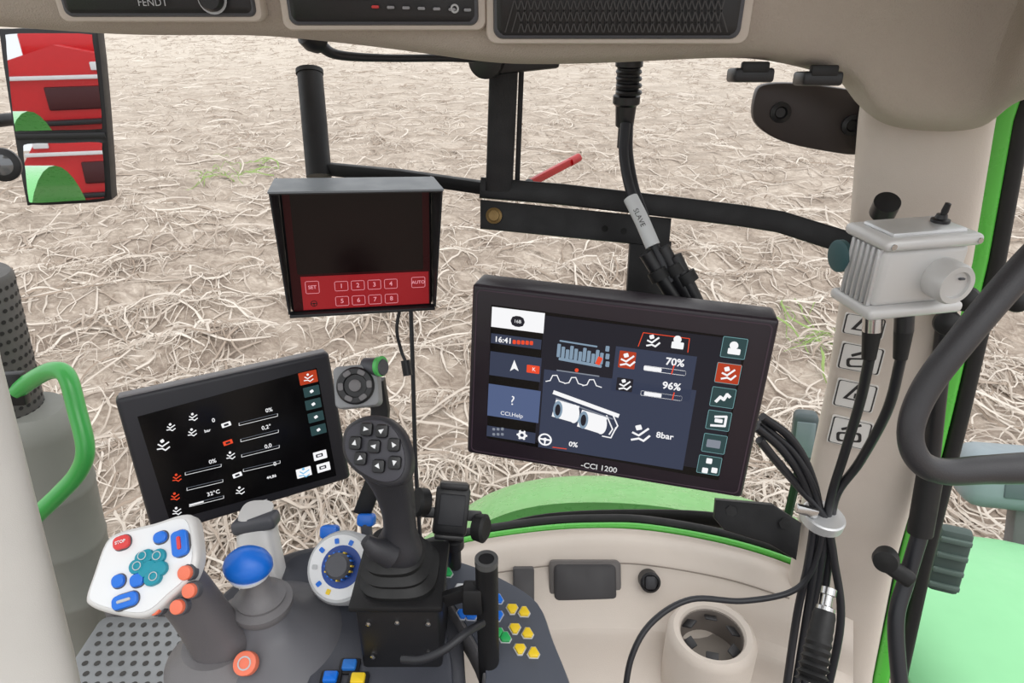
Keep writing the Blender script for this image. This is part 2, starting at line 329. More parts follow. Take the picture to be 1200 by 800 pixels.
sticker(991,366,1034,398,1,0); sticker(987,400,1030,440,0,1); sticker(982,443,1022,484,1,2); sticker(976,486,1016,528,0,3)
# exterior frame green + seal
gs=G('door_frame',P(1110,480,1.0))
gp_=[(1187,100,.80),(1174,140,.82),(1146,300,.90),(1105,480,.99),(1063,650,1.08),(1035,780,1.14),(1018,870,1.18)]
xg=Vector((.85,-.52,0)).normalized(); yg=Vector((.52,.85,0))
gs.w('green_frame',skin([sell(P(u,v,d),xg,yg,.0125,.014,20,4) for u,v,d in gp_]),GREEN)
gs.w('door_seal',skin([sell(P(u+22,v,d-.005),xg,yg,.0115,.018,16,3) for u,v,d in gp_]),RUBBER)
gs.w('pillar_gap_seal',skin([sell(P(u-15,v,d+.012),xg,yg,.008,.02,12,2) for u,v,d in gp_]),RUBBER)
# door strut tube and clamps
ds=G('door_gas_strut',P(1090,550,.9))
ds.w('upper_tube',tube([P(1112,345,.86),P(1098,470,.90),P(1086,590,.95)],.011,sub=4),BLACKP)
ds.w('sleeve',tube([P(1092,545,.925),P(1078,625,.95)],.0165,sub=1),RUBBER)
ds.w('lower_hose',tube([P(1080,620,.95),P(1062,680,.96),P(1050,730,.96),P(1056,820,.96)],.011),CABLE)
for i,(u,v,d_) in enumerate(((1132,350,.84),(1110,378,.84),(1192,352,.9))):
    ds.w('ball_joint_%d'%i,lathe([(.004,-.014),(.014,-.008),(.016,0),(.014,.008),(.004,.014)],frame(P(u,v,d_),(-.5,-.8,.2))),RUBBER)
ds.w('clamp',box((0,0,0),(.05,.022,.02),.007,frame(P(1050,668,.93),(-.3,-.8,.3),(1,0,-.6)),3),RUBBER)
ds.w('clamp_end',lathe([(.003,-.012),(.015,-.01),(.017,0),(.015,.01),(.003,.012)],frame(P(1038,655,.92),(-.5,-.8,.2))),RUBBER)
# grab handle
gh=G('grab_handle',P(1090,500,.62))
gh.w('rail',tube([P(1300,225,.58),P(1232,282,.58),P(1185,330,.585),P(1130,395,.59),P(1085,455,.60),P(1067,503,.605),P(1076,538,.61),P(1105,552,.62),P(1160,550,.63),P(1290,545,.64)],[.0135,.0135,.013,.0125,.012,.011,.011,.012,.0135,.017],16),mat('handle_grip',(52,51,54),.42,bump=.3,scale=900))
# visor bracket on window
vb=G('mirror_mount_bracket',P(950,138,.9)); M=frame(P(950,138,.90),(-.15,-1,.05))
o=[on(M,*q) for q in((884,112),(894,99),(930,97),(985,103),(1010,110),(1019,128),(1017,165),(1005,180),(975,178),(925,168),(896,155),(882,138))]
vb.w('plate',prism(smoothpoly(o,4),-.01,.006,.003,M),mat('smoked_plastic',(56,49,48),.4))
for i,(u,v) in enumerate(((913,131),(996,146))):
    x,y=on(M,u,v); vb.w('knob_%d'%i,lathe([(.013,.004),(.013,.012),(.008,.014),(.006,.01),(0,.01)],M@Matrix.Translation((x,y,0))),BLACKP)
# =============== BLACK IMPLEMENT TERMINAL FRAME ===============
br=G('terminal_mounting_frame',P(620,200,.88)); 
br.w('left_post',tube([P(363,84,.90),P(374,207,.90)],.0165,20,1),BLACKM)
br.w('left_post_cap',tube([P(362.6,82,.90),P(363,87,.90)],.0178,20,1),RUBBER)
br.w('left_arm',sq([P(384,198,.90),P(470,206,.9),P(568,220,.88)],.016,.012,(0,0,1)),BLACKM)
br.w('mast',sq([P(592,40,.80),P(585,222,.87)],.034,.028,(1,0,0)),BLACKM)
br.w('mast_rib',sq([P(612,55,.82),P(606,215,.885)],.006,.04,(1,0,0)),BLACKM)
br.w('mast_head',box((0,0,0),(.075,.022,.03),.004,frame(P(617,72,.80),(0,-1,.1),(1,0,.1))),BLACKP)
br.w('cross_bar',sq([P(564,220,.87),P(660,228,.86),P(790,243,.85),P(870,253,.84),P(915,260,.83),P(998,286,.80)],.026,.020,(0,.3,1)),BLACKM)
MB=frame(P(673,259,.855),(0,-1,.35),(1,.06,-.14))
br.w('gusset_plate',prism([on(MB,*q) for q in((563,234),(786,256),(783,290),(563,268))],-.004,.006,.002,MB),BLACKM)
x,y=on(MB,579,253); br.w('bolt',lathe([(.010,.006),(.010,.009),(.007,.01),(.0065,.014),(0,.015)],MB@Matrix.Translation((x,y,0)),24),mat('zinc_brass',(132,108,68),.4,metal=.7))
for i,(u,v) in enumerate(((708,268),(730,271))):
    x,y=on(MB,u,v); br.w('hole_%d'%i,prism(circ(x,y,.004),.006,.0065,0,MB),mat('hole_dark',(6,6,6),.8))
br.w('drop_plate',sq([P(762,282,.86),P(757,360,.86)],.052,.01,(1,0,0)),BLACKM)
br.w('round_clamp',lathe([(.02,-.012),(.02,.012),(.012,.014),(0,.014)],frame(P(572,70,.79),(-.3,-1,0))),BLACKP)
# red indicator arm fixed behind the cross bar
rb=G('indicator_arm',P(650,198,.95)); rb.w('arm',sq([P(618,216,.885),P(677,185,.95)],.010,.006,(0,0,1)),REDP); rb.w('arm_tip',tube([P(668,190,.94),P(678,184.5,.951)],.006,12,1),REDP); rb.w('pivot',lathe([(.006,-.006),(.007,0),(.006,.006)],frame(P(620,216,.885),(0,-1,0))),BLACKM)
# microphone
mc=G('microphone',P(370,46,.75)); mc.w('head',lathe([(.003,-.014),(.012,-.010),(.0145,0),(.012,.010),(.003,.014)],frame(P(367,44,.70),(-.6,-.6,.5))),BLACKP)
mc.w('stem',tube([P(372,50,.70),P(395,64,.72),P(450,68,.74),P(520,68,.75),P(556,69,.76)],[.007,.005,.004,.004,.004]),CABLE)
# =============== implement terminal ===============
M,h=fit([(553,331),(914,376),(870,584),(547,532)],.31,.20); w=.31
ct=G('implement_terminal',M); ct.q=lambda u,v,M=M.copy():on(M,u,v); q=ct.q
ct.l('housing',box((0,0,-.0215),(w,h,.043),.005,seg=4),BEZ)
ct.l('housing_rear',box((.012,-.0,-.05),(w*.92,h*.9,.05),.014,seg=3),BLACKP)
ct.l('mount_plate',box((.03,.02,-.085),(.1,.1,.03),.005),BLACKM)
ct.l('bezel_rim',ring(rr(w-.010,h-.010,.006),rr(w-.013,h-.013,.005),.0003),mat('bezel_edge',(62,48,60),.4))
ct.l('glass',prism([q(*a) for a in((576,357),(877,397),(842,562),(571,513))],0,.0006),SBLK)
def poly(g,name,pts,m,lay=1): g.l(name,prism([g.q(*a) for a in pts],.0007,.0007+.0003*lay),m)
def rect(g,name,u0,v0,u1,v1,m,lay=1):
    a=g.q(u0,v0); c=g.q(u1,v1); g.l(name,prism([(a[0],a[1]),(c[0],a[1]),(c[0],c[1]),(a[0],c[1])],.0006,.0007+.0003*lay),m)
def rbox(g,name,cu,cv,wm,hm,m,lay=1,rot=0,r=.0008):
    x,y=g.q(cu,cv); g.l(name,prism(rr(wm,hm,min(r,wm*.45,hm*.45),x,y,2,rot),.0006,.0007+.0003*lay),m)
def rout(g,name,cu,cv,wm,hm,t_,m,lay=2,r=.0015,rot=0):
    x,y=g.q(cu,cv); g.l(name,ring(rr(wm,hm,r,x,y,3,rot),rr(wm-2*t_,hm-2*t_,r*.6,x,y,3,rot),.0007+.0003*lay),m)
def tx(g,name,s_,cu,cv,size,m,lay=3,bold=0,rot=0): 
    x,y=g.q(cu,cv); g.l(name,text(s_,size,(x,y,.0007+.0003*lay),rot,bold),m)
rect(ct,'main_panel',638,369,843,552,EN3,1)
rect(ct,'status_block',577,359,637,390,EW,2); rbox(ct,'status_logo',607,376,.015,.012,EN3,3,r=.006); tx(ct,'status_logo_text','16B',607,376,.0052,EW,4)
rect(ct,'clock_bar',576,390,634,409,EN,2); tx(ct,'clock','16:41',590,398,.0088,EW,bold=.0002)
for i in range(5): rbox(ct,'clock_logo_%d'%i,603+i*5,400+i*.3,.0036,.0045,EO,3)
rect(ct,'nav_tile',575,411,633,447,EN,2); poly(ct,'nav_arrow',((603,421),(608,434),(603,431),(598,434)),EW,3); rbox(ct,'nav_flag',625,432,.014,.009,EO,3); tx(ct,'nav_flag_x','K',626,432,.006,EW,4)
rect(ct,'help_tile',573,449,631,495,EN2,2); tx(ct,'help_mark','?',601,469,.016,EW); tx(ct,'help_label','CCI.Help',600,485,.0068,EW)
rect(ct,'menu_bar',571,498,627,519,EN,2)
for i in range(3):
    for j in range(2): rbox(ct,'menu_dot_%d_%d'%(i,j),579+i*5,502+j*6,.0032,.0032,EG,3)
x,y=q(612,509); ct.l('gear',ring(circ(x,y,.0048,16),circ(x,y,.0022,16),.0016),EW)
for k in range(6): a_=k*math.pi/3; ct.l('gear_tooth_%d'%k,prism(rr(.0022,.0022,.0003,x+.005*math.cos(a_),y+.005*math.sin(a_),1,a_),.0006,.0016),EW)
rect(ct,'work_area',638,432,800,550,EN,2); rect(ct,'value_area',722,405,808,470,EN,2)
for i in range(11): rbox(ct,'planter_bar_%d'%i,655+i*5.0,410+i*.8+(i%3)*1.5,.0036,.015-.002*(i%3),EGB,3)
rbox(ct,'planter_line',680,424,.046,.003,EGB,4,-.05); rbox(ct,'planter_line_b',678,402,.040,.0015,EGB,4,-.03)
rbox(ct,'planter_end',702,422,.005,.009,EO,4,-.3)
for i in range(3): rbox(ct,'planter_tag_%d'%i,712,408+i*9,.004,.006,EGB,3)
def wave(g,name,pts,t_,m,lay=3):
    P2=[Vector(g.q(*a)) for a in pts]; bm=bmesh.new(); z=.0007+.0003*lay
    for a_,b_ in zip(P2,P2[1:]):
        d=(b_-a_).normalized(); n_=Vector((-d.y,d.x))*t_/2; e_=d*t_*.3
        bm.faces.new([bm.verts.new((p_.x,p_.y,z)) for p_ in(a_-e_+n_,b_+e_+n_,b_+e_-n_,a_-e_-n_)])
    g.l(name,finish(bm),m)
for i,u in enumerate((640,662,683)): wave(ct,'wave_%d'%i,[(u,446+i*2.5),(u+5,445+i*2.5),(u+8,439+i*2.5),(u+13,439+i*2.5),(u+16,446+i*2.5),(u+22,448+i*2.5)],.0011,EW)
wave(ct,'slider_line',[(653,433),(702,440)],.0014,EG); x,y=q(676,433); ct.l('slider_dot',prism(circ(x,y,.002),.0006,.002),EO)
wave(ct,'former_beam',[(650,459),(724,486)],.0048,EW); wave(ct,'former_beam_lower',[(652,466),(718,490)],.0014,EG)
for i,(u0,v0,u1,v1) in enumerate(((656,479,670,483),(686,491,702,496))):
    wave(ct,'roller_body_%d'%i,[(u0,v0),(u1,v1)],.0215,EW,3)
    x,y=q(u1+3,v1+1); ct.l('roller_end_%d'%i,prism(circ(x,y,.0058,20,.0112),.0006,.0020),EW)
    x,y=q(u0-2,v0); ct.l('roller_shade_%d'%i,prism(circ(x,y,.0052,20,.0106),.0006,.0023),EGB); ct.l('roller_hub_%d'%i,prism(circ(x,y,.0030,16,.0070),.0006,.0026),EN3)
wave(ct,'roller_link',[(672,486),(684,494)],.007,EGB,3)
for i,(u,v) in enumerate(((718,500),(724,496))): wave(ct,'tine_%d'%i,[(u-7,v-14),(u,v+2),(u-4,v+8)],.0014,EW)
wave(ct,'tine_hook',[(706,510),(716,512),(722,500)],.0014,EW)
tx(ct,'percent_value','0%',672,520,.0085,EW,bold=.0002); 
def dial(g,nm,u,v,r,m=EW):
    x,y=g.q(u,v); g.l(nm,ring(circ(x,y,r,20),circ(x,y,r*.75,20),.0017),m); g.l(nm+'_hub',prism(circ(x,y,r*.28,10),.0006,.0017),m); g.l(nm+'_spoke',prism(rr(r*1.7,r*.25,r*.05,x,y),.0006,.0017),m); g.l(nm+'_spoke_b',prism(rr(r*.22,r*.9,r*.05,x,y-r*.4),.0006,.0017),m)
dial(ct,'steering_icon',639,514,.0078); wave(ct,'steer_underline',[(648,523),(664,525)],.001,EO)
rbox(ct,'value_tile_a',735,421,.017,.019,ERD,3); rbox(ct,'value_tile_b',732,450,.017,.015,EN3,3)
def plant(g,nm,u,v,s_,m=EW,lay=4):
    k=s_
    wave(g,nm,[(u-6*k,v-1*k),(u-1*k,v+1.5*k),(u+7*k,v-4*k)],.0012*k+.0006,m,lay); wave(g,nm+'_b',[(u-7*k,v+5*k),(u-1*k,v+4*k),(u+3*k,v+6*k),(u+8*k,v+2*k)],.0014*k+.0004,m,lay); rbox(g,nm+'_c',u-1*k,v-5*k,.0045*k,.0040*k,m,lay,.4)
plant(ct,'plant_icon_a',735,421,1.1); plant(ct,'plant_icon_b',732,450,.9); plant(ct,'plant_icon_c',750,507,1.4)
tx(ct,'value_70','70%',791,424,.0112,EW,bold=.0003); tx(ct,'value_96','96%',787,452,.0112,EW,bold=.0003); tx(ct,'value_8','8bar',779,510,.0100,EW,bold=.0002)
rout(ct,'bar_a',779,433.5,.043,.0058,.0006,EW); rbox(ct,'bar_a_fill',765,431.6,.018,.0042,EW,3); rout(ct,'bar_b',775,463,.043,.0058,.0006,EW); rbox(ct,'bar_b_fill',765,461.5,.018,.0042,EW,3); 
wave(ct,'bar_a_mark',[(787,437),(790,427)],.0012,EO,5); wave(ct,'bar_b_mark',[(788,467),(790,459)],.0012,EO,5)
wave(ct,'tab_line',[(748,405),(754,389),(808,396),(806,412)],.0008,EO,3); plant(ct,'tab_icon_a',765,399,1.0); rbox(ct,'tab_icon_b',794,404,.012,.007,EW,4); x,y=q(794,397); ct.l('tab_icon_b_head',prism(circ(x,y,.004,12),.0006,.0019),EW)
tl=[(860,407,0),(853,437,1),(847,465,0),(842,492,0),(837,519,0),(831,544,0)]
for i,(u,v,r_) in enumerate(tl):
    rbox(ct,'side_tile_%d'%i,u,v,.0238,.0222,ERD if r_ else EDT,2); rout(ct,'side_tile_border_%d'%i,u,v,.0240,.0224,.0006,ET,3)
    if i in(1,): plant(ct,'side_icon_%d'%i,u,v,1.1,EW,5)
    elif i==0: rbox(ct,'side_icon_0',u,v+4,.012,.006,EW,5); x,y=q(u,v-3); ct.l('side_icon_head',prism(circ(x,y,.0042,12),.0006,.0022),EW)
    elif i==2: wave(ct,'side_icon_2',[(u-8,v+4),(u-3,v-1),(u+1,v+2),(u+5,v-4),(u+8,v-1)],.0032,EW,5)
    elif i==3: wave(ct,'side_icon_3',[(u-9,v+5),(u+7,v+6),(u+9,v-5),(u-4,v-5)],.0025,EW,5); rbox(ct,'side_icon_3b',u,v,.008,.004,EW,5)
    elif i==4: rbox(ct,'side_icon_4',u-1,v,.014,.009,EG,5)
    else: rbox(ct,'side_icon_5',u,v-5,.006,.006,EW,5); rbox(ct,'side_icon_5b',u-5,v+6,.006,.006,EW,5); rbox(ct,'side_icon_5c',u+6,v+6,.006,.006,EW,5)
tx(ct,'bezel_label','-CCI 1200',702,547,.0095,WHITEP,bold=.00015)
# =============== camera monitor ===============
M,h=fit([(329,219),(503,214),(503,357),(345,364)],.165,.13); w=.165
cm=G('camera_monitor',M); cm.q=lambda u,v,M=M.copy():on(M,u,v)
cm.l('housing',box((0,0,-.015),(w+.006,h+.006,.028),.004),BLACKP)
cm.l('face',prism(rr(w,h,.002),0,.0008),mat('monitor_face_dark',(48,10,14),.25,spec=.2,emit=.25))
cm.l('display',prism(rr(w*.9,h*.66,.002,0,h*.14),.0008,.0014),mat('monitor_off_display',(22,8,10),.2,spec=.28))
KP=mat('keypad_red',(150,18,28),.35,emit=.35); a_=cm.q(352,324); b_=cm.q(502,357)
cm.l('keypad',prism([(a_[0],a_[1]),(w*.49,a_[1]),(w*.49,-h*.49),(a_[0],-h*.49)],.0008,.0016),KP)
KI=dif('keypad_ink',(225,150,160))
def kb(s_,u,v,wm,hm,sz): rout(cm,'key_'+s_,u,v,wm,hm,.0006,KI,4,.002); tx(cm,'key_label_'+s_,s_,u,v,sz,KI,4,.0001)
kb('SET',366,336,.016,.016,.0062); kb('AUTO',490,330,.017,.014,.0058)
for i in range(4): kb(str(i+1),400+i*19.3,334.5-i*.9,.016,.0125,.008); kb(str(i+5),401+i*19.2,352-i*1.0,.016,.0125,.008)
dial(cm,'camera_icon',368,355,.004,mat('key_dark',(40,5,8),.4))
HOOD=mat('hood_black',(40,42,45),.45,bump=.2,scale=900); HG=mat('hood_top_lit',(118,124,130),.4)  # top of the black hood painted grey to show daylight on it
e=.052
cm.l('hood_top',prism([(-w/2-.007,-.012),(w/2+.007,-.012),(w/2+.010,e),(-w/2-.010,e)],0,.002,0,Matrix.Translation((0,h/2+.006,0))@Matrix.Rotation(R(90),4,'X')@Matrix.Scale(1,4)),HG)
for sx in(-1,1):
    pr=[(h/2+.005,-.02),(h/2+.005,e),(-h/2+.0,.010),(-h/2-.004,-.02)]
    bm=bmesh.new(); A1=[bm.verts.new((sx*(w/2+.006+(.003 if z>.02 else 0)),y_,z)) for y_,z in pr]; A2=[bm.verts.new((sx*(w/2+.0042+(.003 if z>.02 else 0)),y_,z)) for y_,z in pr]
    bm.faces.new(A1); bm.faces.new(A2[::-1])
    for i in range(4): bm.faces.new((A1[i],A1[(i+1)%4],A2[(i+1)%4],A2[i]))
    cm.l('hood_side_%s'%('l' if sx<0 else 'r'),finish(bm),HOOD)
cm.l('hood_underside',prism([(-w/2-.006,-.002),(w/2+.006,-.002),(w/2+.008,e-.001),(-w/2-.008,e-.001)],0,.001,0,Matrix.Translation((0,h/2+.0035,0))@Matrix.Rotation(R(90),4,'X')),BLACKP)
cm.l('bottom_lip',box((0,-h/2-.003,.003),(w+.010,.004,.014),.001),HOOD)
cm.l('rear_mount',box((.02,.03,-.045),(.05,.05,.04),.004),BLACKM)
cm.w('lead',tube([P(470,355,.86),P(465,385,.87),P(470,410,.88),P(476,425,.88)],.0022),CABLE)
cm.w('lead_plug',tube([P(475,422,.88),P(478,440,.88)],.006,12,1),BLACKP)
cm.w('lead_long',tube([P(481,350,.93),P(484,440,.94),P(487,540,.96),P(493,640,.98),P(497,670,.98)],.003),CABLE)
# =============== tractor terminal ===============
M,h=fit([(134,468),(386,411),(411,562),(180,631)],.27,.175); w=.27
ft=G('vehicle_terminal',M); ft.q=lambda u,v,M=M.copy():on(M,u,v)
ft.l('housing',box((0,0,-.012),(w,h,.024),.007,seg=4),mat('terminal_bezel',(40,40,46),.4,spec=.4))
ft.l('rear_cover',box((0,.0,-.035),(w*.86,h*.82,.035),.012,seg=3),DGREY)
ft.l('top_edge',box((0,h/2-.001,-.012),(w*.97,.004,.018),.0015),MGREY)
ft.l('glass',prism([ft.q(*a) for a in((161,488),(371,431),(394,557),(199,610))],0,.0006),SBLK)
tx(ft,'bezel_label','FENDT',302,590,.0085,WHITEP,bold=.0004)
rbox(ft,'tile_active',361,442,.025,.018,ERD,2); plant(ft,'tile_active_icon',361,442,.7)
for i,(u,v) in enumerate(((365,458),(367,473),(370,488),(373,503))): rbox(ft,'tile_%d'%i,u,v,.022,.0145,EDT,2); rbox(ft,'tile_icon_%d'%i,u,v,.005,.004,EW,3,.4)
for i,(u,v) in enumerate(((375,533),(379,547))): rbox(ft,'tool_tile_%d'%i,u,v,.019,.013,EW,2); rbox(ft,'tool_icon_%d'%i,u-1,v,.010,.005,EN3,3); rbox(ft,'tool_icon_in_%d'%i,u-1,v,.006,.002,EW,4)
rbox(ft,'tool_tile_3',356,553,.021,.014,EW,2); plant(ft,'tool_icon_3',356,553,.8,EBL)
for i,(s_,u,v) in enumerate((('0%',315,480),('0,2°',312,500),('0,0',314,522),('0',322,543),('0%',249,540),('32°C',250,577),('44,86',318,558),('bar',243,504),('0',250,492))):
    tx(ft,'reading_%d'%i,s_,u,v,.0080 if i not in(6,7) else .006,EW,bold=.0001)
for i,(u0,v0,u1,v1) in enumerate(((280,498,325,487),(282,517,326,506),(283,535,327,524),(285,552,328,542),(217,556,259,546),(219,574,261,564),(222,593,262,583))): 
    wave(ft,'scale_%d'%i,[(u0,v0-3),(u0,v0),(u1,v1),(u1,v1-3)],.0006,EW)
    wave(ft,'scale_top_%d'%i,[(u0,v0-3),(u1,v1-3)],.0004,EG)
wave(ft,'scale_fill',[(223,591),(238,587)],.0022,EW)
for i,(u,v) in enumerate(((191,521),(200,500),(226,488),(225,506),(270,533),(281,574),(207,559),(205,581),(207,598))): plant(ft,'symbol_%d'%i,u,v,.65 if i!=0 else .95,EW if i not in(7,6) else EO)
for i,(u,v) in enumerate(((265,497),(278,556),(267,518))): rbox(ft,'symbol_box_%d'%i,u,v,.012,.006,EW if i!=2 else EO,3,.1); rbox(ft,'symbol_box_in_%d'%i,u,v,.006,.003,EN3,4,.1)
ft.w('support_column',skin([sell(P(u,v,d_),Vector((1,0,0)),Vector((0,1,0)),r_,.020,24,3) for u,v,d_,r_ in((300,598,.87,.020),(301,618,.87,.024),(304,645,.86,.026),(310,690,.86,.030))]),ALUL)
ft.w('support_cap',box((0,0,0),(.056,.018,.03),.006,frame(P(300,612,.865),(0,-1,.3),(1,0,.2)),3),DGREY)
# rotary controller beside
M=frame(P(417,452,.80),(.05,-.8,.55),(1,0,.12)); rt=G('rotary_controller',M)
rt.l('body',prism(rr(.052,.050,.007),-.03,0,.004),mat('controller_grey',(140,142,145),.5)); rt.l('dpad_ring',lathe([(.022,0),(.022,.004),(.020,.006),(.014,.006),(.013,.003),(0,.003)]),BLACKP)
for k in range(6): a_=k*math.pi/3; rt.l('key_%d'%k,prism(rr(.009,.006,.002,.0165*math.cos(a_),.0165*math.sin(a_),3,a_+math.pi/2),.0055,.008,.0005),MGREY)
rt.l('center_key',lathe([(.007,.003),(.007,.007),(.005,.008),(0,.008)]),MGREY)
rt.w('knob',lathe([(.011,-.012),(.011,.012),(.009,.015),(0,.015)],frame(P(438,430,.81),(.9,-.4,.2))),DGREY); rt.w('knob_ring',lathe([(.0118,-.003),(.0122,.002),(.0,.002)],frame(P(446,429,.803),(.9,-.4,.2))),GREENH)
rt.w('arm',sq([P(440,445,.84),P(446,480,.85),P(440,560,.86),P(425,600,.87)],.022,.016,(1,0,0)),BLACKM)
# =============== hanging plug cable ===============
hp=G('hanging_connector_cable',P(735,120,.76))
hp.w('plug',lathe([(.0145,0),(.0155,.003),(.0155,.010),(.013,.012),(.013,.040),(.0155,.042),(.0155,.050),(.012,.053),(.0105,.075),(.007,.078),(.007,.10)],frame(P(738,66,.76),(0,.03,-1)),24),BLACKP)
for k in range(4): hp.w('grip_ring_%d'%k,lathe([(.0138,-.002),(.0148,0),(.0138,.002)],frame(P(737,84+k*8,.765),(0,.03,-1)),24),BLACKP)
hp.w('cable_a',tube([P(733,145,.78),P(731,180,.78),P(738,220,.775),P(752,258,.77),P(772,300,.765),P(785,330,.77)],.0058),CABLE)
hp.w('cable_b',tube([P(737,145,.785),P(737,180,.785),P(744,220,.78),P(757,258,.78),P(766,300,.78),P(768,330,.79)],.0050),CABLE)
hp.w('label_sleeve',tube([P(739,232,.772),P(752,258,.765),P(765,288,.763)],.0084,16,4),mat('white_label',(205,208,210),.5))
lm=frame(P(749,255,.754),(0,-.9,.45),(.45,-.1,-1)); t_=text('SLAVE',.008,(0,0,.0005)); t_.transform(lm); hp.w('label_text',t_,BLACKP)
for i,(a_,b_) in enumerate((((757,296),(792,352)),((776,290),(808,352)),((790,300),(818,358)))): hp.w('connector_%d'%i,tube([P(a_[0],a_[1],.765),P(b_[0],b_[1],.775)],.0085,14,10),BLACKP); hp.w('connector_collar_%d'%i,tube([P(a_[0]+12,a_[1]+20,.768),P(a_[0]+18,a_[1]+31,.769)],.0115,14,1),RUBBER)
# =============== SILVER SWITCH BOX ===============
C=P(1059,313,.70); M=frame(C,(.208,-.978,0),(.978,.208,0)); sb=G('camera_switch_box',M)
sb.l('body',box((0,0,0),(.098,.062,.052),.008,seg=4),ALUL)
sb.l('top_cap',box((0,.036,0),(.110,.012,.066),.0055,seg=4),ALUL); sb.l('top_cap_raised',box((0,.043,0),(.085,.006,.045),.003),ALU)
sb.l('bottom_flange',box((0,-.036,0),(.110,.012,.066),.005,seg=4),ALUL)
for k in range(6): sb.l('rib_%d'%k,box((-.0495,0,-.019+k*.0076),(.006,.06,.0045),.0018),ALU)
sb.l('knob',lathe([(.019,.02),(.021,.028),(.021,.046),(.019,.050),(.014,.050),(.013,.047),(0,.047)],Matrix.Translation((.020,-.002,0)),40),ALUL)
sb.l('knob_marker',box((.024,.004,.0485),(.006,.002,.003),.0006),DGREY)
for k,(x,y) in enumerate(((-.048,.036),(.048,.036))): sb.l('cap_screw_%d'%k,lathe([(.003,.032),(.003,.034),(0,.034)],Matrix.Translation((x,y,0)),10),CHROME)
sb.l('toggle_base',lathe([(.009,0),(.009,.003),(.006,.004),(.005,.008),(0,.008)],Matrix.Translation((.028,.046,0))@Matrix.Rotation(R(-90),4,'X'),16),BLACKP)
sb.l('toggle_stick',lathe([(.0025,.004),(.0035,.012),(.003,.020),(0,.021)],Matrix.Translation((.028,.046,0))@Matrix.Rotation(R(-80),4,'X'),12),BLACKP)
sb.l('side_boss',lathe([(.017,0),(.017,.005),(.013,.007),(0,.007)],Matrix.Translation((-.048,.004,-.034))@Matrix.Rotation(R(-90),4,'Y'),28),mat('boss_dark_teal',(58,92,96),.5))
sb.w('antenna_boss',lathe([(.014,-.01),(.014,.01),(0,.012)],frame(P(1037,243,.77),(-.2,-.6,.8))),BLACKP)
for i,(u,m_) in enumerate(((1023,CHROME),(1060,BLACKP))):
    sb.w('gland_%d'%i,tube([P(u,368,.70),P(u-1,388,.705)],.0095,14,1),m_); sb.w('gland_boot_%d'%i,tube([P(u-1,386,.705),P(u-5,420,.715)],[.0095,.007],14,1),RUBBER)
# =============== CABLES on pillar ===============
cb=G('cable_bundle',P(965,600,.95))
paths=[[(1019,419,.715),(1008,470,.76),(990,530,.83),(972,590,.90),(962,660,.95),(950,730,.98),(940,830,1.0)],
[(1056,419,.715),(1040,480,.76),(1008,540,.83),(978,585,.90),(972,650,.95),(962,730,.98),(955,830,1.0)],
[(893,488,.86),(925,512,.88),(948,550,.90),(960,600,.92),(955,660,.95),(944,730,.98),(928,830,1.0)],
[(886,500,.86),(915,525,.88),(940,560,.90),(954,600,.92),(947,660,.95),(934,720,.98),(918,830,1.0)],
[(890,515,.86),(910,540,.88),(936,570,.91),(966,606,.91),(978,660,.94),(985,730,.96),(965,830,1.0)],
[(890,494,.87),(930,530,.885),(955,575,.90),(964,620,.92),(950,670,.95),(925,694,.96),(870,704,.95),(810,702,.94),(765,728,.93),(740,770,.92),(730,830,.92)]]
for i,p_ in enumerate(paths): cb.w('cable_%d'%i,tube([P(*a) for a in p_],.0056 if i!=5 else .0042,10,8),CABLE)
cb.w('hose_clamp',lathe([(.026,-.008),(.028,-.006),(.028,.006),(.026,.008)],frame(P(964,607,.915),(0.1,-.1,1)),28),ALU)
cb.w('clamp_screw',box((0,0,0),(.03,.012,.01),.002,frame(P(945,598,.90),(0,-1,.2),(1,0,-.3))),CHROME)
# ribbed boot
bw=G('ribbed_bolt_boot',P(958,740,.92)); zz=(P(968,708,.90)-P(950,800,.87)).normalized()
prof=[]
for k in range(9): prof+=[(.021-.0008*k,k*.010),(.015,k*.010+.005)]
bw.w('boot',lathe(prof+[(.013,.092)],frame(P(950,800,.88),zz),24),RUBBER); bw.w('bolt_shaft',lathe([(.012,.09),(.012,.097),(.007,.099),(.007,.112),(.01,.113),(.01,.122),(0,.124)],frame(P(950,800,.88),zz),12),CHROME)
# =============== LOWER SHELL ===============
rim=[(470,664),(510,650),(560,638),(640,627),(700,624),(760,626),(850,642),(925,665),(1000,700)]
rows=[]
for k,(dv,y) in enumerate(((-6,.905),(0,.90),(4,.885),(14,.868),(36,.845),(66,.815),(96,.775),(110,.75),(128,.74),(190,.70),(250,.62))):
    r_=[]
    for u,v in rim: 
        bow=-.10*((u-690)/300)**2; yy=y+bow*(1 if k<6 else .6); r_.append(PY(u,v+dv,yy))
    rows.append(r_)
ls=G('lower_cab_shell',P(750,700,1.05)); o=ls.w('moulding',skin(rows,False,False,60),BEIGE); o.modifiers.new('s','SUBSURF').levels=2; o.modifiers['s'].render_levels=2; sd=o.modifiers.new('t','SOLIDIFY'); sd.thickness=.006; sd.offset=-1
def rimline(dv,y): return [PY(u,v+dv,y-.10*((u-690)/300)**2) for u,v in rim]
ls.w('green_rim',tube(rimline(-8,.915),.006,10,6),GREEN); ls.w('black_seal',tube(rimline(-15,.935),.010,10,6),RUBBER)
ls.w('crease_seam',tube([PY(u,v+36,.842-.10*((u-690)/300)**2) for u,v in rim[2:-1]],.0012,6,6),mat('seam_shadow',(140,130,120),.7))
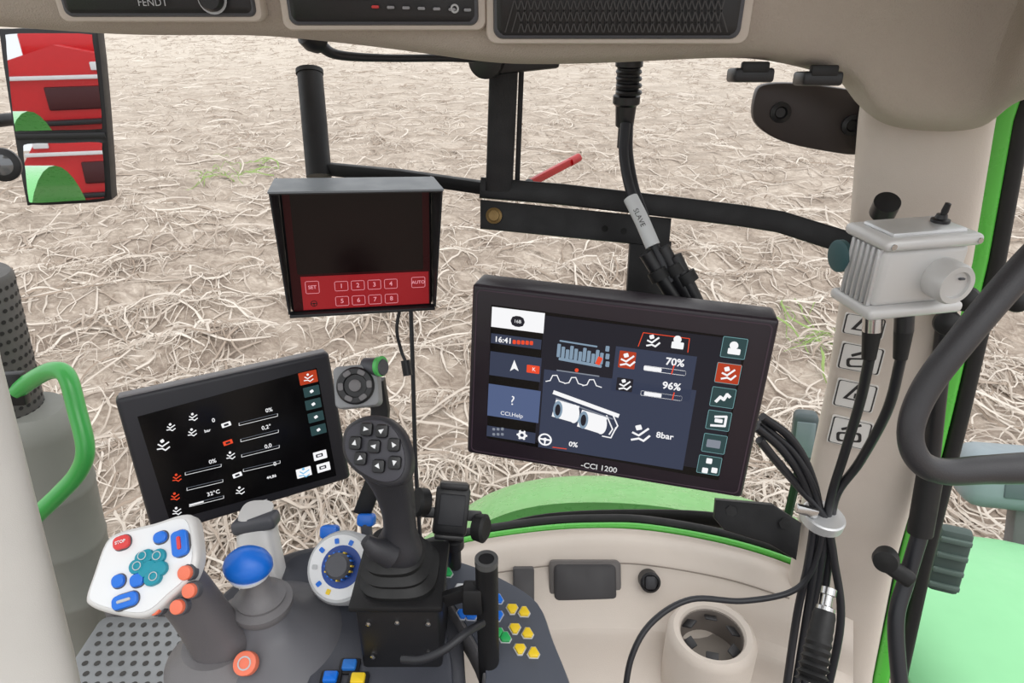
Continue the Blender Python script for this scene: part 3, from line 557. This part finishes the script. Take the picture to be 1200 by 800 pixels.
def shp(name,u0,v0,u1,v1,y,m,r_=.008,th=.006,n_=(0,-.8,.6),inset=None):
    c=PY((u0+u1)/2,(v0+v1)/2,y); M=frame(c,n_); a_=on(M,u0,v0); b_=on(M,u1,v1); ls.w(name,prism(rr(abs(b_[0]-a_[0]),abs(b_[1]-a_[1]),r_),-.03,th,.003,M),m); return M
shp('pocket_frame',643,656,728,708,.822,mat('pocket_edge',(95,90,88),.5)); shp('pocket_lid',649,661,722,703,.818,mat('pocket_lid_dark',(50,48,50),.5))
shp('slot_cover',601,665,626,706,.81,mat('slot_cover_dark',(60,58,60),.5),.003)
M=frame(PY(762,682,.808),(0,-.85,.5)); ls.w('socket',lathe([(.0165,-.02),(.0165,.002),(.013,.004),(.012,0),(0,0)],M),BLACKP); ls.w('socket_cap',prism(rr(.018,.022,.005),0,.006,.003,M),mat('socket_cap_dark',(44,44,48),.5))
# cup holder with real cavity
ch=G('cup_holder',PZ(835,740,-.845)); 
ch.l('ring',lathe([(.066,-.11),(.066,-.012),(.062,-.002),(.057,.002),(.049,.0),(.0455,-.006)],None,48,cap=False),BEIGE); ch.l('cavity',lathe([(.0458,-.004),(.045,-.05),(.042,-.062),(0,-.062)],None,40,cap=False),mat('cup_wall',(120,112,106),.5)); ch.l('cavity_base',lathe([(.0435,-.056),(.0435,-.052),(0,-.052)],None,40),mat('cup_dark',(150,142,134),.5))
for k in range(6):
    a_=k*math.pi/3+.3; M=Matrix.Rotation(a_,4,'Z')@Matrix.Translation((.037,0,-.012))@Matrix.Rotation(R(30),4,'Y'); ch.l('flap_%d'%k,box((0,0,0),(.017,.018,.003),.0012,M),mat('cup_flap',(50,50,52),.5))
# windscreen base black bracket and outside hood
wb=G('windscreen_base_bracket',P(880,600,1.08)); M=frame(P(882,603,1.07),(-.2,-.8,.5),(1,-.1,-.25))
wb.w('plate',prism([on(M,*a_) for a_ in((838,584),(905,590),(938,612),(932,655),(900,636),(848,620),(836,606))],-.01,.01,.003,M),BLACKM)
for i,(u,v) in enumerate(((856,597),(918,612))): x,y=on(M,u,v); wb.w('bolt_%d'%i,lathe([(.009,.01),(.009,.015),(0,.016)],M@Matrix.Translation((x,y,0)),6),RUBBER)
wb.w('wiper_strip',tube([PY(u,v,1.0-.10*((u-690)/300)**2) for u,v in((530,645),(575,626),(640,610),(740,605),(840,609),(900,627))],.017,10,6,flat=.5),RUBBER)
hd=G('tractor_bonnet',wv(.15,1.25,-1.05)); rows=[]
top=[(470,645),(520,612),(555,583),(600,563),(660,553),(760,555),(850,572),(920,596),(960,618)]
for k,(dv,y,dz) in enumerate(((34,1.04,0),(26,1.10,0),(14,1.18,0),(4,1.28,0),(0,1.36,0),(0,1.40,-.06),(0,1.42,-.3))):
    rows.append([PY(u,v+dv,y)+Vector((0,0,dz)) for u,v in top])
o=hd.w('bonnet_panel',skin(rows,False,False,60),GREENF); o.modifiers.new('s','SUBSURF').levels=2; o.modifiers['s'].render_levels=2
# right outside: fender over a wheel, equipment
rf=G('tractor_fender',wv(1.3,1.2,-1.6)); secs=[]
for k in range(9):
    f=k/8; x0=.86+f*1.2; z0=-1.24-.16*(1-math.sin(math.pi*min(1,.25+f*.6)))-.2*f*f
    secs.append([wv(x0,1.05+.62*math.cos(a_),z0-.42+.42*math.sin(a_)+.03*math.cos(2*a_)) for a_ in np.linspace(0,math.pi,16)])
o=rf.w('fender_shell',skin(secs,False,False,60),GREENP); o.modifiers.new('s','SOLIDIFY').thickness=.02
Mw=Matrix.Translation((1.4,1.05,.56))@Matrix.Rotation(R(90),4,'Y'); rf.w('tyre',lathe([(.3,-.25),(.5,-.24),(.55,-.12),(.56,0),(.55,.12),(.5,.24),(.3,.25)],Mw),RUBBER); rf.w('rim',lathe([(.05,-.2),(.3,-.24),(.3,.24),(.05,.2)],Mw),REDP)
M=frame(P(1112,655,1.30),(-.4,-.9,.1)); rf.w('step_frame',box((0,0,0),(.055,.14,.03),.01,M),mat('step_dark',(70,84,80),.6))
for k in range(4): rf.w('step_tread_%d'%k,box((0,-.05+k*.034,.018),(.05,.010,.008),.002,M),mat('step_tread_grey',(88,104,98),.6))
st=G('side_equipment_box',P(1150,580,2.2)); M=frame(P(1205,560,2.3),(-.3,-.9,.3)); st.w('housing',box((0,0,0),(.42,.20,.2),.06,M,4),mat('equipment_grey',(140,152,158),.5)); st.w('grille',box((0.02,0,.1),(.24,.09,.012),.01,M),mat('equipment_grille',(96,106,112),.5))
st.w('stand',box((0,-.85,0),(.08,1.55,.08),.01,M),MGREY)
lm_=G('work_light',P(942,515,1.5)); M=frame(P(942,510,1.5),(-.3,-.9,.2)); lm_.w('housing',box((0,0,0),(.05,.11,.05),.012,M,3),mat('lamp_grey',(70,82,84),.5)); lm_.w('lens',box((0,.0,.026),(.038,.08,.004),.004,M),mat('lamp_lens',(120,135,138),.2)); lm_.w('stem',tube([P(942,525,1.5),wv(P(942,525,1.5).x,P(942,525,1.5).y,-1.2)],.01,8,1),BLACKM)
# =============== LEFT SIDE ===============
lp=G('door_pillar',P(0,650,.75)); lp.w('trim',skin([sell(P(u,v,.78),Vector((.8,.6,0)),Vector((-.6,.8,0)),.07,.04,32,4) for u,v in((-110,300),(-85,440),(-45,600),(5,800),(20,870))]),mat('pillar_cream',(200,196,190),.5,bump=.2,scale=900))
lp.w('seal',tube([P(u+79,v,.80) for u,v in((-110,300),(-85,440),(-45,600),(5,800),(20,870))],.006,10,4),RUBBER)
pb=P(103,745,1.72); pm=PY(42,500,pb.y); exax=(pm-pb).normalized(); hL=(pm-pb).length
ex=G('exhaust_stack',pb)
MX=frame(pb,exax)
prof=[(.086,-.5),(.086,0)]
for k in range(4): prof+=[(.086,.02+k*hL*.24),(.088,.026+k*hL*.24),(.086,.032+k*hL*.24)]
prof+=[(.086,hL),(.080,hL+.03),(.06,hL+.05)]
ex.w('muffler',lathe(prof,MX,40),mat('muffler_grey',(126,127,121),.55))
MH=frame(pb+exax*(hL+.04)+Vector((-.05,0,0)),exax); SH=.30
ex.w('heat_shield',lathe([(.066,0),(.066,SH),(.061,SH+.008)],MH,36),mat('heat_shield',(82,80,78),.5))
bm=bmesh.new()
for k in range(14):
    for j in range(28):
        a_=2*math.pi*(j+(k%2)*.5)/28; c=Vector((.0667*math.cos(a_),.0667*math.sin(a_),.014+k*.021)); tg=Vector((-math.sin(a_),math.cos(a_),0)); uz=Vector((0,0,1))
        bm.faces.new([bm.verts.new(MH@(c+tg*.0045*math.cos(b_)+uz*.0045*math.sin(b_))) for b_ in np.linspace(0,2*math.pi,9)[:-1]])
ex.w('perforations',finish(bm),mat('perforation',(34,33,33),.7))
ex.w('lower_pipe',tube([MX@Vector((0,0,-.45)),Vector((pb.x,pb.y,.02))],.06,20,1),mat('muffler_grey',(112,112,108)))
gr=G('access_handrail',P(70,520,.95)); gr.w('rail',tube([P(20,458,1.0),P(36,446,.99),P(60,434,.97),P(78,440,.96),P(90,480,.96),P(100,525,.96),P(92,553,.97),P(68,580,.98),P(36,610,.99)],.0122,14,8),GREENH)
gr.w('bracket',box((0,0,0),(.03,.05,.02),.004,frame(P(18,455,1.0),(.2,-1,.2))),BLACKP)
sp=G('access_step',P(170,765,1.5)); M=frame(PZ(180,770,-1.28),(0,0,1)); w_=.34; sp.w('plate',prism(rr(w_,.22,.02),-.02,0,.003,M),mat('step_grey',(140,142,144),.5,metal=.3)); bm=bmesh.new()
for i in range(12):
    for j in range(8):
        bm.faces.new([bm.verts.new(M@Vector((x,y,.001))) for x,y in circ(-.150+i*.026+(j%2)*.01,-.09+j*.025,.0065,10)])
sp.w('perforations',finish(bm),mat('step_hole',(60,58,56),.8))
sp.w('riser',box((0,.13,-.06),(w_,.03,.16),.008,M),MGREY)
sp.w('hanger',box((.12,-.02,-.8),(.03,.1,1.6),.004,M),MGREY)
# mirror: flat upper pane and a separate lower pane with its own tilt, on a shared back shell
MN=Vector((.20,-.98,.026)).normalized()
Mm=frame(P(66,137,1.45),MN)@Matrix.Rotation(R(13),4,'Z')
mr=G('side_mirror',Mm)
def mq(l): return [on(Mm,*a_) for a_ in l]
mr.l('frame',prism(smoothpoly(mq([(0,45),(5,34),(60,34),(108,35),(115,45),(124,135),(130,222),(126,235),(80,239),(38,240),(30,232),(14,140)]),3),-.04,0,.006),BLACKP)
mirm=bpy.data.materials.new('mirror_glass'); mirm.use_nodes=True; b=mirm.node_tree.nodes['Principled BSDF']; b.inputs['Metallic'].default_value=1; b.inputs['Roughness'].default_value=.01; b.inputs['Base Color'].default_value=(.86,.88,.9,1)
mr.l('upper_glass',prism(smoothpoly(mq([(8,48),(12,40),(60,39),(104,40),(109,48),(116,100),(120,145),(114,151),(70,152),(24,153),(18,148),(12,95)]),3),0,.003),mirm)
lg=mq([(29,175),(34,168),(75,167),(117,166),(121,173),(124,200),(125,226),(120,231),(80,234),(42,236),(36,230),(32,200)]); lcx=sum(a_[0] for a_ in lg)/len(lg); lcy=sum(a_[1] for a_ in lg)/len(lg)
Ml=Matrix.Translation((lcx,lcy,.010))@Matrix.Rotation(R(-3.0),4,'X')
mr.l('lower_glass',prism(smoothpoly([(a_[0]-lcx,a_[1]-lcy) for a_ in lg],3),-.012,.0,0,Ml),mirm)
mr.l('divider',sq([Vector((*on(Mm,20,160),.002)),Vector((*on(Mm,124,158),.002))],.012,.008,(0,1,0)),BLACKP)
mr.w('mount_arm',tube([P(-60,150,1.5),P(10,140,1.52),P(40,140,1.5)],.014,12,4),BLACKP)
sm_=G('wide_angle_mirror',P(3,193,1.0)); Ms=frame(P(3,193,1.0),(.3,-.95,.1)); sm_.w('shell',lathe([(.004,-.02),(.018,-.016),(.024,-.004),(.024,.002),(.020,.004)],Ms,28),BLACKP); sm_.w('glass',lathe([(.017,.003),(.010,.006),(0,.007)],Ms,28),mat('dark_mirror_lens',(120,122,125),.1,metal=.6)); sm_.w('arm',tube([P(-60,200,1.02),P(0,194,1.02)],.008,10,1),BLACKP)
# harvester standing behind, seen through the mirror
mc_=Mm.translation; nn=Mm.col[2].xyz
pu=Mm@Vector((*on(Mm,74,96),0)); rin=(pu-CAM).normalized(); rout_=rin-2*rin.dot(nn)*nn
dist=17; hpz=pu+rout_*dist; hx,hy=hpz.x,hpz.y
hv=G('potato_harvester',Matrix.Translation((hx,hy,0)))
hv.l('body',prism([(-1.3,.9),(1.2,.9),(1.4,1.6),(1.3,2.5),(.2,2.75),(-.9,2.4),(-1.3,1.8)],-1.4,1.2,.05,Matrix.Rotation(R(90),4,'X')),REDP)
hv.l('hopper',box((.3,-.6,2.75),(1.7,2,.5),.06),REDP); hv.l('opening',box((.35,1.42,1.75),(1.0,.06,.45),.03),mat('harvester_dark',(70,20,24),.5)); hv.l('deck',box((0,1.6,1.3),(2.6,.3,.10),.02),BLACKP)
hv.l('belt_frame',box((.0,1.5,2.15),(2.2,.08,.08),.02),WHITEP); hv.l('side_arm',box((-1.55,1.3,2.3),(.5,.5,.9),.08),REDP); hv.l('side_conveyor',prism([(-2.2,1.0),(-1.3,1.1),(-1.4,2.6),(-2.0,2.8)],-1.2,-.6,.05,Matrix.Rotation(R(90),4,'X')),REDP)
for i,x in enumerate((-.9,-.35,.2,.75)): hv.l('share_%d'%i,box((x,1.9,.75),(.3,.8,.45),.04),REDP if i%2 else DGREY)
for i,x in enumerate((-1.25,1.25)):
    hv.l('tyre_%d'%i,lathe([(.30,-.2),(.52,-.19),(.56,0),(.52,.19),(.30,.2)],Matrix.Translation((x,1.5,.56))@Matrix.Rotation(R(90),4,'Y')),RUBBER); hv.l('rim_%d'%i,lathe([(.05,-.21),(.28,-.21),(.28,.21),(.05,.21)],Matrix.Translation((x,1.5,.56))@Matrix.Rotation(R(90),4,'Y')),WHITEP)
for i,x in enumerate((-.8,.9)): hv.l('lamp_%d'%i,box((x,1.43,2.35),(.28,.06,.16),.02),WHITEP)
hv.l('drawbar',box((0,2.8,.6),(.2,2.2,.18),.03),DGREY); hv.l('drawbar_stand',box((0,3.7,.28),(.1,.1,.56),.01),DGREY)
# rear fender of own tractor with its wheel, seen in the mirror
fc=pu+rout_*3.4; fx,fy=fc.x-.50,fc.y
rfd=G('rear_fender',Vector((fx,fy,1.72)))
rfd.l('shell',skin([[(x_,.95*math.cos(a_),.1+.62*math.sin(a_)-.05*abs(x_)) for a_ in np.linspace(-.1,math.pi+.1,20)] for x_ in(-.28,-.26,.0,.24,.26)],False,False,60),GREENF)
rfd.l('tyre',lathe([(.4,-.22),(.90,-.21),(.96,0),(.90,.21),(.4,.22)],Matrix.Translation((0,0,-.76))@Matrix.Rotation(R(90),4,'Y'),40),RUBBER); rfd.l('rim',lathe([(.1,-.2),(.42,-.22),(.42,.22),(.1,.2)],Matrix.Translation((0,0,-.76))@Matrix.Rotation(R(90),4,'Y'),32),REDP)
# =============== ARMREST CONSOLE ===============
CZ=-.66
ac=G('armrest_console',wv(-.15,.58,CZ)); 
out=[(PZ(u,v,CZ).x,PZ(u,v,CZ).y) for u,v in((205,850),(212,770),(240,712),(290,668),(350,640),(430,632),(500,645),(530,668),(540,720),(546,800),(550,860))]
ac.w('base',prism(smoothpoly(out,4),H+CZ-.09,H+CZ,.012,seg=3),DGREY)
ac.w('raised_pod',prism(smoothpoly([(PZ(u,v,CZ).x,PZ(u,v,CZ).y) for u,v in((330,690),(350,655),(430,645),(505,660),(520,720),(525,850),(400,860),(350,780))],4),H+CZ,H+CZ+.012,.006),mat('console_graphite',(66,68,76),.42,bump=.2,scale=900))
ac.w('pedestal',box((-.15,.42,H+CZ-.36),(.2,.2,.58),.02),DGREY)
# blue cross lever
bc=PZ(318,752,CZ); bl=G('cross_gate_lever',bc); bl.l('skirt',lathe([(.086,-.002),(.083,.010),(.066,.022),(.043,.034),(.033,.046),(.029,.056),(.024,.058)],None,40),mat('skirt_grey',(96,96,101),.45))
bl.l('boot',lathe([(.030,.054),(.033,.060),(.033,.066),(.026,.070),(.027,.074),(.020,.078),(.014,.088),(.012,.102)],None,32),MGREY)
Mb=Matrix.Translation((-.006,0,.100)); bl.l('knob_white',lathe([(.012,0),(.021,.006),(.022,.010)],Mb),WHITEP); bl.l('knob',lathe([(.022,.009),(.0255,.014),(.0258,.020),(.023,.027),(.017,.033),(.010,.037),(.004,.039),(0,.0395)],Mb,32,1,.85),BLUE)
# multi-function lever
ml=G('multifunction_joystick',PZ(262,778,CZ))
ml.l('skirt',lathe([(.060,-.002),(.058,.012),(.048,.022),(.040,.030),(.036,.036)],None,40),MGREY)
Mt=frame(P(165,664,.655),(-.05,-.62,.80),(1,0,.16)); qt=lambda u,v:on(Mt,u,v)
path=[(P(272,765,.745),.034,.030),(P(255,748,.735),.029,.026),(P(238,722,.715),.026,.024),(P(222,700,.70),.025,.024),(P(208,684,.69),.028,.022),(P(190,672,.685),.026,.012)]
secs=[]
for i,(c,rx,ry) in enumerate(path):
    d=(path[min(i+1,len(path)-1)][0]-path[max(i-1,0)][0]).normalized(); x=Vector((.7,.1,.75)); x=(x-d*x.dot(d)).normalized(); y=d.cross(x); secs.append(sell(c,x,y,rx,ry,28,2.4))
o=ml.w('grip',skin(secs),mat('grip_grey',(98,95,98),.5,bump=.3,scale=900)); o.modifiers.new('s','SUBSURF').levels=1
hp_=[(99,700),(108,672),(122,635),(140,622),(180,612),(212,602),(226,606),(231,630),(232,655),(222,680),(200,700),(180,718),(160,724),(125,718),(104,710)]
ml.w('head',prism(smoothpoly([qt(*a_) for a_ in hp_],4),-.016,0,.005,Mt,3),ALUL)
ml.w('face_plate',prism(smoothpoly([tuple(Vector(qt(*a_))*.90) for a_ in hp_],4),-.001,.0015,.001,Mt),WHITEP)
def btn(g,M,name,u,v,rw,rh,m,h_=.005,rot=0,rd=None,z=.001):
    x,y=on(M,u,v); g.w(name,prism(rr(rw,rh,rd or min(rw,rh)*.48,x,y,6,rot),z,z+h_,.0015,M),m)
for i,(u,v,a_,b_,m_) in enumerate(((145,636,.016,.013,RED),(190,630,.013,.011,BLUE),(213,637,.016,.025,BLUE),(141,681,.012,.012,BLUE),(163,680,.013,.012,BLUE),(149,704,.024,.013,BLUE))):
    btn(ml,Mt,'button_ring_%d'%i,u,v,a_+.003,b_+.003,DGREY,.0015,.2); btn(ml,Mt,'button_%d'%i,u,v,a_,b_,m_,.005,.2,.005)
for i,(u,v,a_,b_) in enumerate(((171,653,.018,.013),(188,652,.014,.014),(163,664,.015,.014),(176,667,.018,.014),(189,667,.016,.014),(182,678,.016,.013))): btn(ml,Mt,'teal_pad_%d'%i,u,v,a_,b_,TEAL,.004+.0004*i,.3)
for i,(u,v) in enumerate(((171,652),(188,652),(165,664),(184,676))):
    x,y=qt(u,v); ml.w('teal_ring_%d'%i,ring(circ(x,y,.0042,16),circ(x,y,.0034,16),.0078,Mt),LGREY)
btn(ml,Mt,'blue_mark',213,637,.004,.013,RED,.0065,.2); btn(ml,Mt,'blue_mark_b',149,704,.013,.003,LGREY,.0065,.2)
x,y=qt(145,636); m2=text('STOP',.0042,(x,y,.0065),.2,.0001); m2.transform(Mt); ml.w('stop_label',m2,WHITEP)
Mo=frame(P(205,693,.645),(-.1,-.75,.65),(1,0,.2))
for i,(u,v) in enumerate(((217,671),(222,692),(208,711),(181,712))): btn(ml,Mo,'orange_ring_%d'%i,u,v,.0165,.0165,DGREY,.008,z=-.010); btn(ml,Mo,'orange_button_%d'%i,u,v,.0135,.0135,ORANGE,.006,z=-.003)
Mo2=frame(P(287,777,.705),(0,-.6,.8)); btn(ml,Mo2,'orange_large',287,777,.024,.024,ORANGE,.010,z=-.008)
x,y=on(Mo2,287,777); m2=ring(circ(x,y,.007,16),circ(x,y,.0055,16),.0025); m2.transform(Mo2); ml.w('orange_icon',m2,LGREY)
# round dial
Md=frame(P(398,664,.79),(-.12,-.66,.74)); dl=G('hydraulic_dial',Md)
dl.l('body',lathe([(.042,-.05),(.042,-.008),(.039,-.001),(.030,0)],None,40),LGREY); dl.l('top_disc',lathe([(.036,-.002),(.036,.001),(.034,.002),(0,.002)],None,40),WHITEP)
dl.l('scale_dark',ring(circ(.003,0,.024,32),circ(.003,0,.013,32),.0025),mat('dial_navy',(30,70,150),.4))
dl.l('wheel',lathe([(.013,.002),(.015,.006),(.015,.015),(.012,.018),(0,.018)],Matrix.Translation((.003,0,0)),24),DGREY)
for k in range(16): a_=2*math.pi*k/16; dl.l('wheel_rib_%d'%k,box((.003+.0155*math.cos(a_),.0155*math.sin(a_),.010),(.002,.002,.010),.0004),BLUE if k%3 else YEL)
for k,(a_,m_) in enumerate(((100,BLUE),(140,BLUE),(180,LGREY),(220,BLUE),(250,YEL),(65,BLUE))): dl.l('mark_%d'%k,prism(rr(.006,.005,.001,.029*math.cos(R(a_)),.029*math.sin(R(a_)),2,R(a_)),.002,.0032),m_)
for i,(u,v,d) in enumerate(((386,623,.84),(429,609,.86))):
    M=frame(P(u,v,d),(0,-.8,.6)); dl.w('paddle_%d'%i,prism(rr(.022,.016,.005),-.008,.006,.003,M),BLUE); dl.w('paddle_stem_%d'%i,tube([P(u,v+4,d),P(u+3,v+40,d)],.007,12,1),DGREY)
# big loader joystick
jb=PZ(472,792,CZ)
lj=G('loader_joystick',jb)
lj.l('base_box',box((0,.045,.052),(.086,.086,.104),.005),BLACKP)
lj.l('base_plate',box((0,.045,.103),(.096,.096,.008),.003),BLACKM)
for i,(x,z) in enumerate(((-.03,.08),(.0,.082),(.032,.08),(-.03,.03),(.03,.03))): lj.l('base_screw_%d'%i,lathe([(.003,0),(.003,.002),(0,.003)],Matrix.Translation((x,.0015,z))@Matrix.Rotation(R(90),4,'X'),6),CHROME)
bx=Vector((1,0,0)); by=Vector((0,1,0))
secs=[]
for k,(z,r_) in enumerate(((.106,.040),(.112,.041),(.118,.034),(.124,.037),(.130,.030),(.136,.032),(.143,.025),(.149,.024),(.155,.018))): secs.append(sell(Vector((0-.002*k*.5,.045,z)),bx,by,r_,r_,32,3.2-.1*k))
lj.l('bellows',skin(secs),RUBBER)
gpth=[((466,655,.715),.017,.017),((468,648,.710),.025,.021),((466,638,.705),.025,.020),((469,622,.70),.016,.017),((468,600,.69),.0165,.017),((464,580,.68),.018,.018),((459,560,.665),.0205,.019),((451,543,.655),.025,.020),((443,525,.645),.028,.020),((436,508,.638),.026,.017),((430,495,.636),.018,.012)]
secs=[]
for i,(c,rx,ry) in enumerate(gpth):
    c=P(*c); d=(P(*gpth[min(i+1,len(gpth)-1)][0])-P(*gpth[max(i-1,0)][0])).normalized(); x=(bx-d*bx.dot(d)).normalized(); y=d.cross(x); secs.append(sell(c,x,y,rx,ry,28,2.4))
GRIP=mat('joystick_charcoal',(44,44,49),.5,bump=.3,scale=900)
o=lj.w('grip',skin(secs),GRIP); o.modifiers.new('s','SUBSURF').levels=1
lj.w('thumb_rest',tube([P(458,650,.69),P(440,642,.68),P(428,632,.675)],[.014,.011,.006],14,6),GRIP)
Mj=frame(P(439,527,.618),(-.05,-.80,.60),(1,0,-.20)); hh=[(399,518),(404,500),(420,489),(438,486),(455,490),(470,505),(479,528),(480,550),(472,566),(455,571),(436,566),(414,552),(402,536)]
lj.w('head',prism(smoothpoly([on(Mj,*a_) for a_ in hh],4),-.024,.0,.007,Mj,4),GRIP)
lj.w('head_face',prism(smoothpoly([tuple(Vector(on(Mj,*a_))*.86) for a_ in hh],4),-.001,.0015,.001,Mj),mat('joy_face',(56,55,63),.4))
for i,(u,v) in enumerate(((431,503),(449,505),(418,519),(463,521),(440,523),(424,537),(464,542),(445,546))):
    btn(lj,Mj,'button_%d'%i,u,v,.0112,.0122,mat('joy_button',(20,20,23),.35),.006,.1,.003); x,y=on(Mj,u,v); a_=i*.785
    lj.w('arrow_%d'%i,prism([(x+.0028*math.cos(a_+b_),y+.0028*math.sin(a_+b_)) for b_ in(0,2.3,3.98)],.007,.0078,0,Mj),WHITEP)
# rod post with arm
rp_=PZ(566,815,CZ-.05); rd=G('support_post',rp_); pt=PY(570,655,rp_.y+.0)
rd.w('post',tube([Vector((pt.x,rp_.y,H-1.34)),Vector((pt.x,rp_.y,pt.z))],.0115,20,1),BLACKM); Mr=Matrix.Translation((pt.x,rp_.y,pt.z)); rd.w('rim',lathe([(.008,-.01),(.008,.001),(.0118,.001),(.0118,-.006)],Mr,24,cap=False),mat('tube_end',(80,80,80),.4))
rd.w('bar',sq([P(521,702,.71),P(560,690,.70)],.016,.008,(0,0,1)),BLACKM)
rd.w('block',box((0,0,0),(.02,.03,.02),.003,frame(P(554,700,.70),(0,-1,.2))),BLACKM)
rd.w('lead',tube([P(472,772,.66),P(495,772,.65),P(522,760,.65),P(545,742,.66),P(565,730,.69)],.0042),CABLE)
# phone holder
Mp=frame(P(529,598,.80),(.12,-.85,.5),(1,0,-.12)); ph_=G('phone_holder',Mp)
ph_.l('cradle',box((0,0,0),(.040,.056,.014),.004),BLACKP); ph_.l('cradle_pad',box((0,0.002,.008),(.030,.036,.004),.003),mat('pad_dark',(45,46,50),.6))
ph_.l('top_clamp',box((0,.030,.006),(.034,.008,.022),.003),BLACKP); ph_.l('bottom_lip',box((0,-.028,.008),(.034,.006,.02),.002),BLACKP)
for sx in(-1,1):
    ph_.l('arm_%s'%('l' if sx<0 else 'r'),box((sx*.027,-.004,0),(.018,.012,.008),.002),BLACKP); ph_.l('pad_%s'%('l' if sx<0 else 'r'),lathe([(.009,-.009),(.012,-.007),(.013,.005),(.010,.008),(0,.008)],Matrix.Translation((sx*.036,-.004+.012*sx*-1,.006))@Matrix.Rotation(R(90*sx*.6),4,'Y')@Matrix.Scale(1.3,4,(0,1,0)),20),RUBBER)
ph_.w('ball_joint',lathe([(.003,-.012),(.012,-.006),(.012,.006),(.003,.012)],frame(P(532,635,.81),(0,0,1))),BLACKP); ph_.w('stem',tube([P(532,625,.81),P(533,665,.83)],.008,12,1),BLACKP)
# button pad panel
Mk=frame(PZ(600,735,CZ+.0)+Vector((0,0,.020)),(.10,-.25,.96),(1,0,0)); kp=G('switch_panel',Mk); kq=lambda u,v:on(Mk,u,v)
o1=[kq(*a_) for a_ in((492,648),(540,656),(592,678),(632,706),(650,750),(672,806),(680,850),(572,850),(566,780),(535,720))]
kp.w('housing',prism(smoothpoly(o1,4),-.05,-.003,.004,Mk),MGREY); kp.w('face',prism(smoothpoly([tuple(Vector(a_)*.93) for a_ in o1],4),-.004,.001,.001,Mk),mat('panel_face',(76,80,90),.45))
def tri(x,y,r_,a0): return [(x+r_*math.cos(a0+k*2.0944+s_*.35),y+r_*math.sin(a0+k*2.0944+s_*.35)) for k in range(3) for s_ in(-1,1)]
kl=[(600,714,YEL,0),(614,718,YEL,1),(583,722,BLUE,0),(603,737,YEL,0),(618,743,YEL,1),(583,742,GRB,0),(592,748,GRB,1),(609,761,YEL,0),(625,766,YEL,1),(542,720,BLUE,0),(552,722,BLUE,1),(583,703,BLUE,1),(512,668,BLUE,0),(524,672,GRB,1),(516,682,RED,0),(540,690,WHITEP,0)]
for i,(u,v,m_,k) in enumerate(kl):
    x,y=kq(u,v); kp.w('key_rim_%d'%i,prism(tri(x,y,.0078,(-.5 if k else .55)),.0,.002,0,Mk),LGREY); kp.w('key_%d'%i,prism(tri(x,y,.0064,(-.5 if k else .55)),.0,.005,.001,Mk),m_)
for i,(u,v,m_) in enumerate(((410,782,mat('rocker_blue',(40,110,190),.4)),(388,796,BLUE),(420,798,YEL),(402,812,YEL))):
    M=frame(PZ(u,v,CZ+.012),(0,-.1,1)); ac.w('rocker_frame_%d'%i,prism(rr(.022,.018,.003),0,.004,.001,M),BLACKP); ac.w('rocker_%d'%i,prism(rr(.015,.012,.002),0,.008,.002,M),m_)
# cab floor
single('floor',box((.15,.05,H-1.36),(1.7,1.6,.04),.01),mat('rubber_floor',(60,58,58),.8,bump=.5,scale=200))
# =============== LIGHT ===============
wd_=bpy.data.worlds.new('overcast_sky'); scene.world=wd_; wd_.use_nodes=True; nt=wd_.node_tree; bg=nt.nodes['Background']
tc=nt.nodes.new('ShaderNodeTexCoord'); sx=nt.nodes.new('ShaderNodeSeparateXYZ'); rp=nt.nodes.new('ShaderNodeValToRGB'); nt.links.new(tc.outputs['Generated'],sx.inputs[0]); nt.links.new(sx.outputs['Z'],rp.inputs['Fac'])
rp.color_ramp.elements[0].color=(.82,.84,.86,1); rp.color_ramp.elements[1].color=(1,1.0,1.0,1); nt.links.new(rp.outputs['Color'],bg.inputs['Color']); bg.inputs['Strength'].default_value=1.34
sl=bpy.data.lights.new('sun','SUN'); sl.energy=1.05; sl.angle=R(50); sl.color=(1,.985,.965); so_=bpy.data.objects.new('sun',sl); so_.location=(0,0,10); scene.collection.objects.link(so_)
so_.rotation_euler=Vector((-.35,.45,-.85)).to_track_quat('-Z','Y').to_euler()
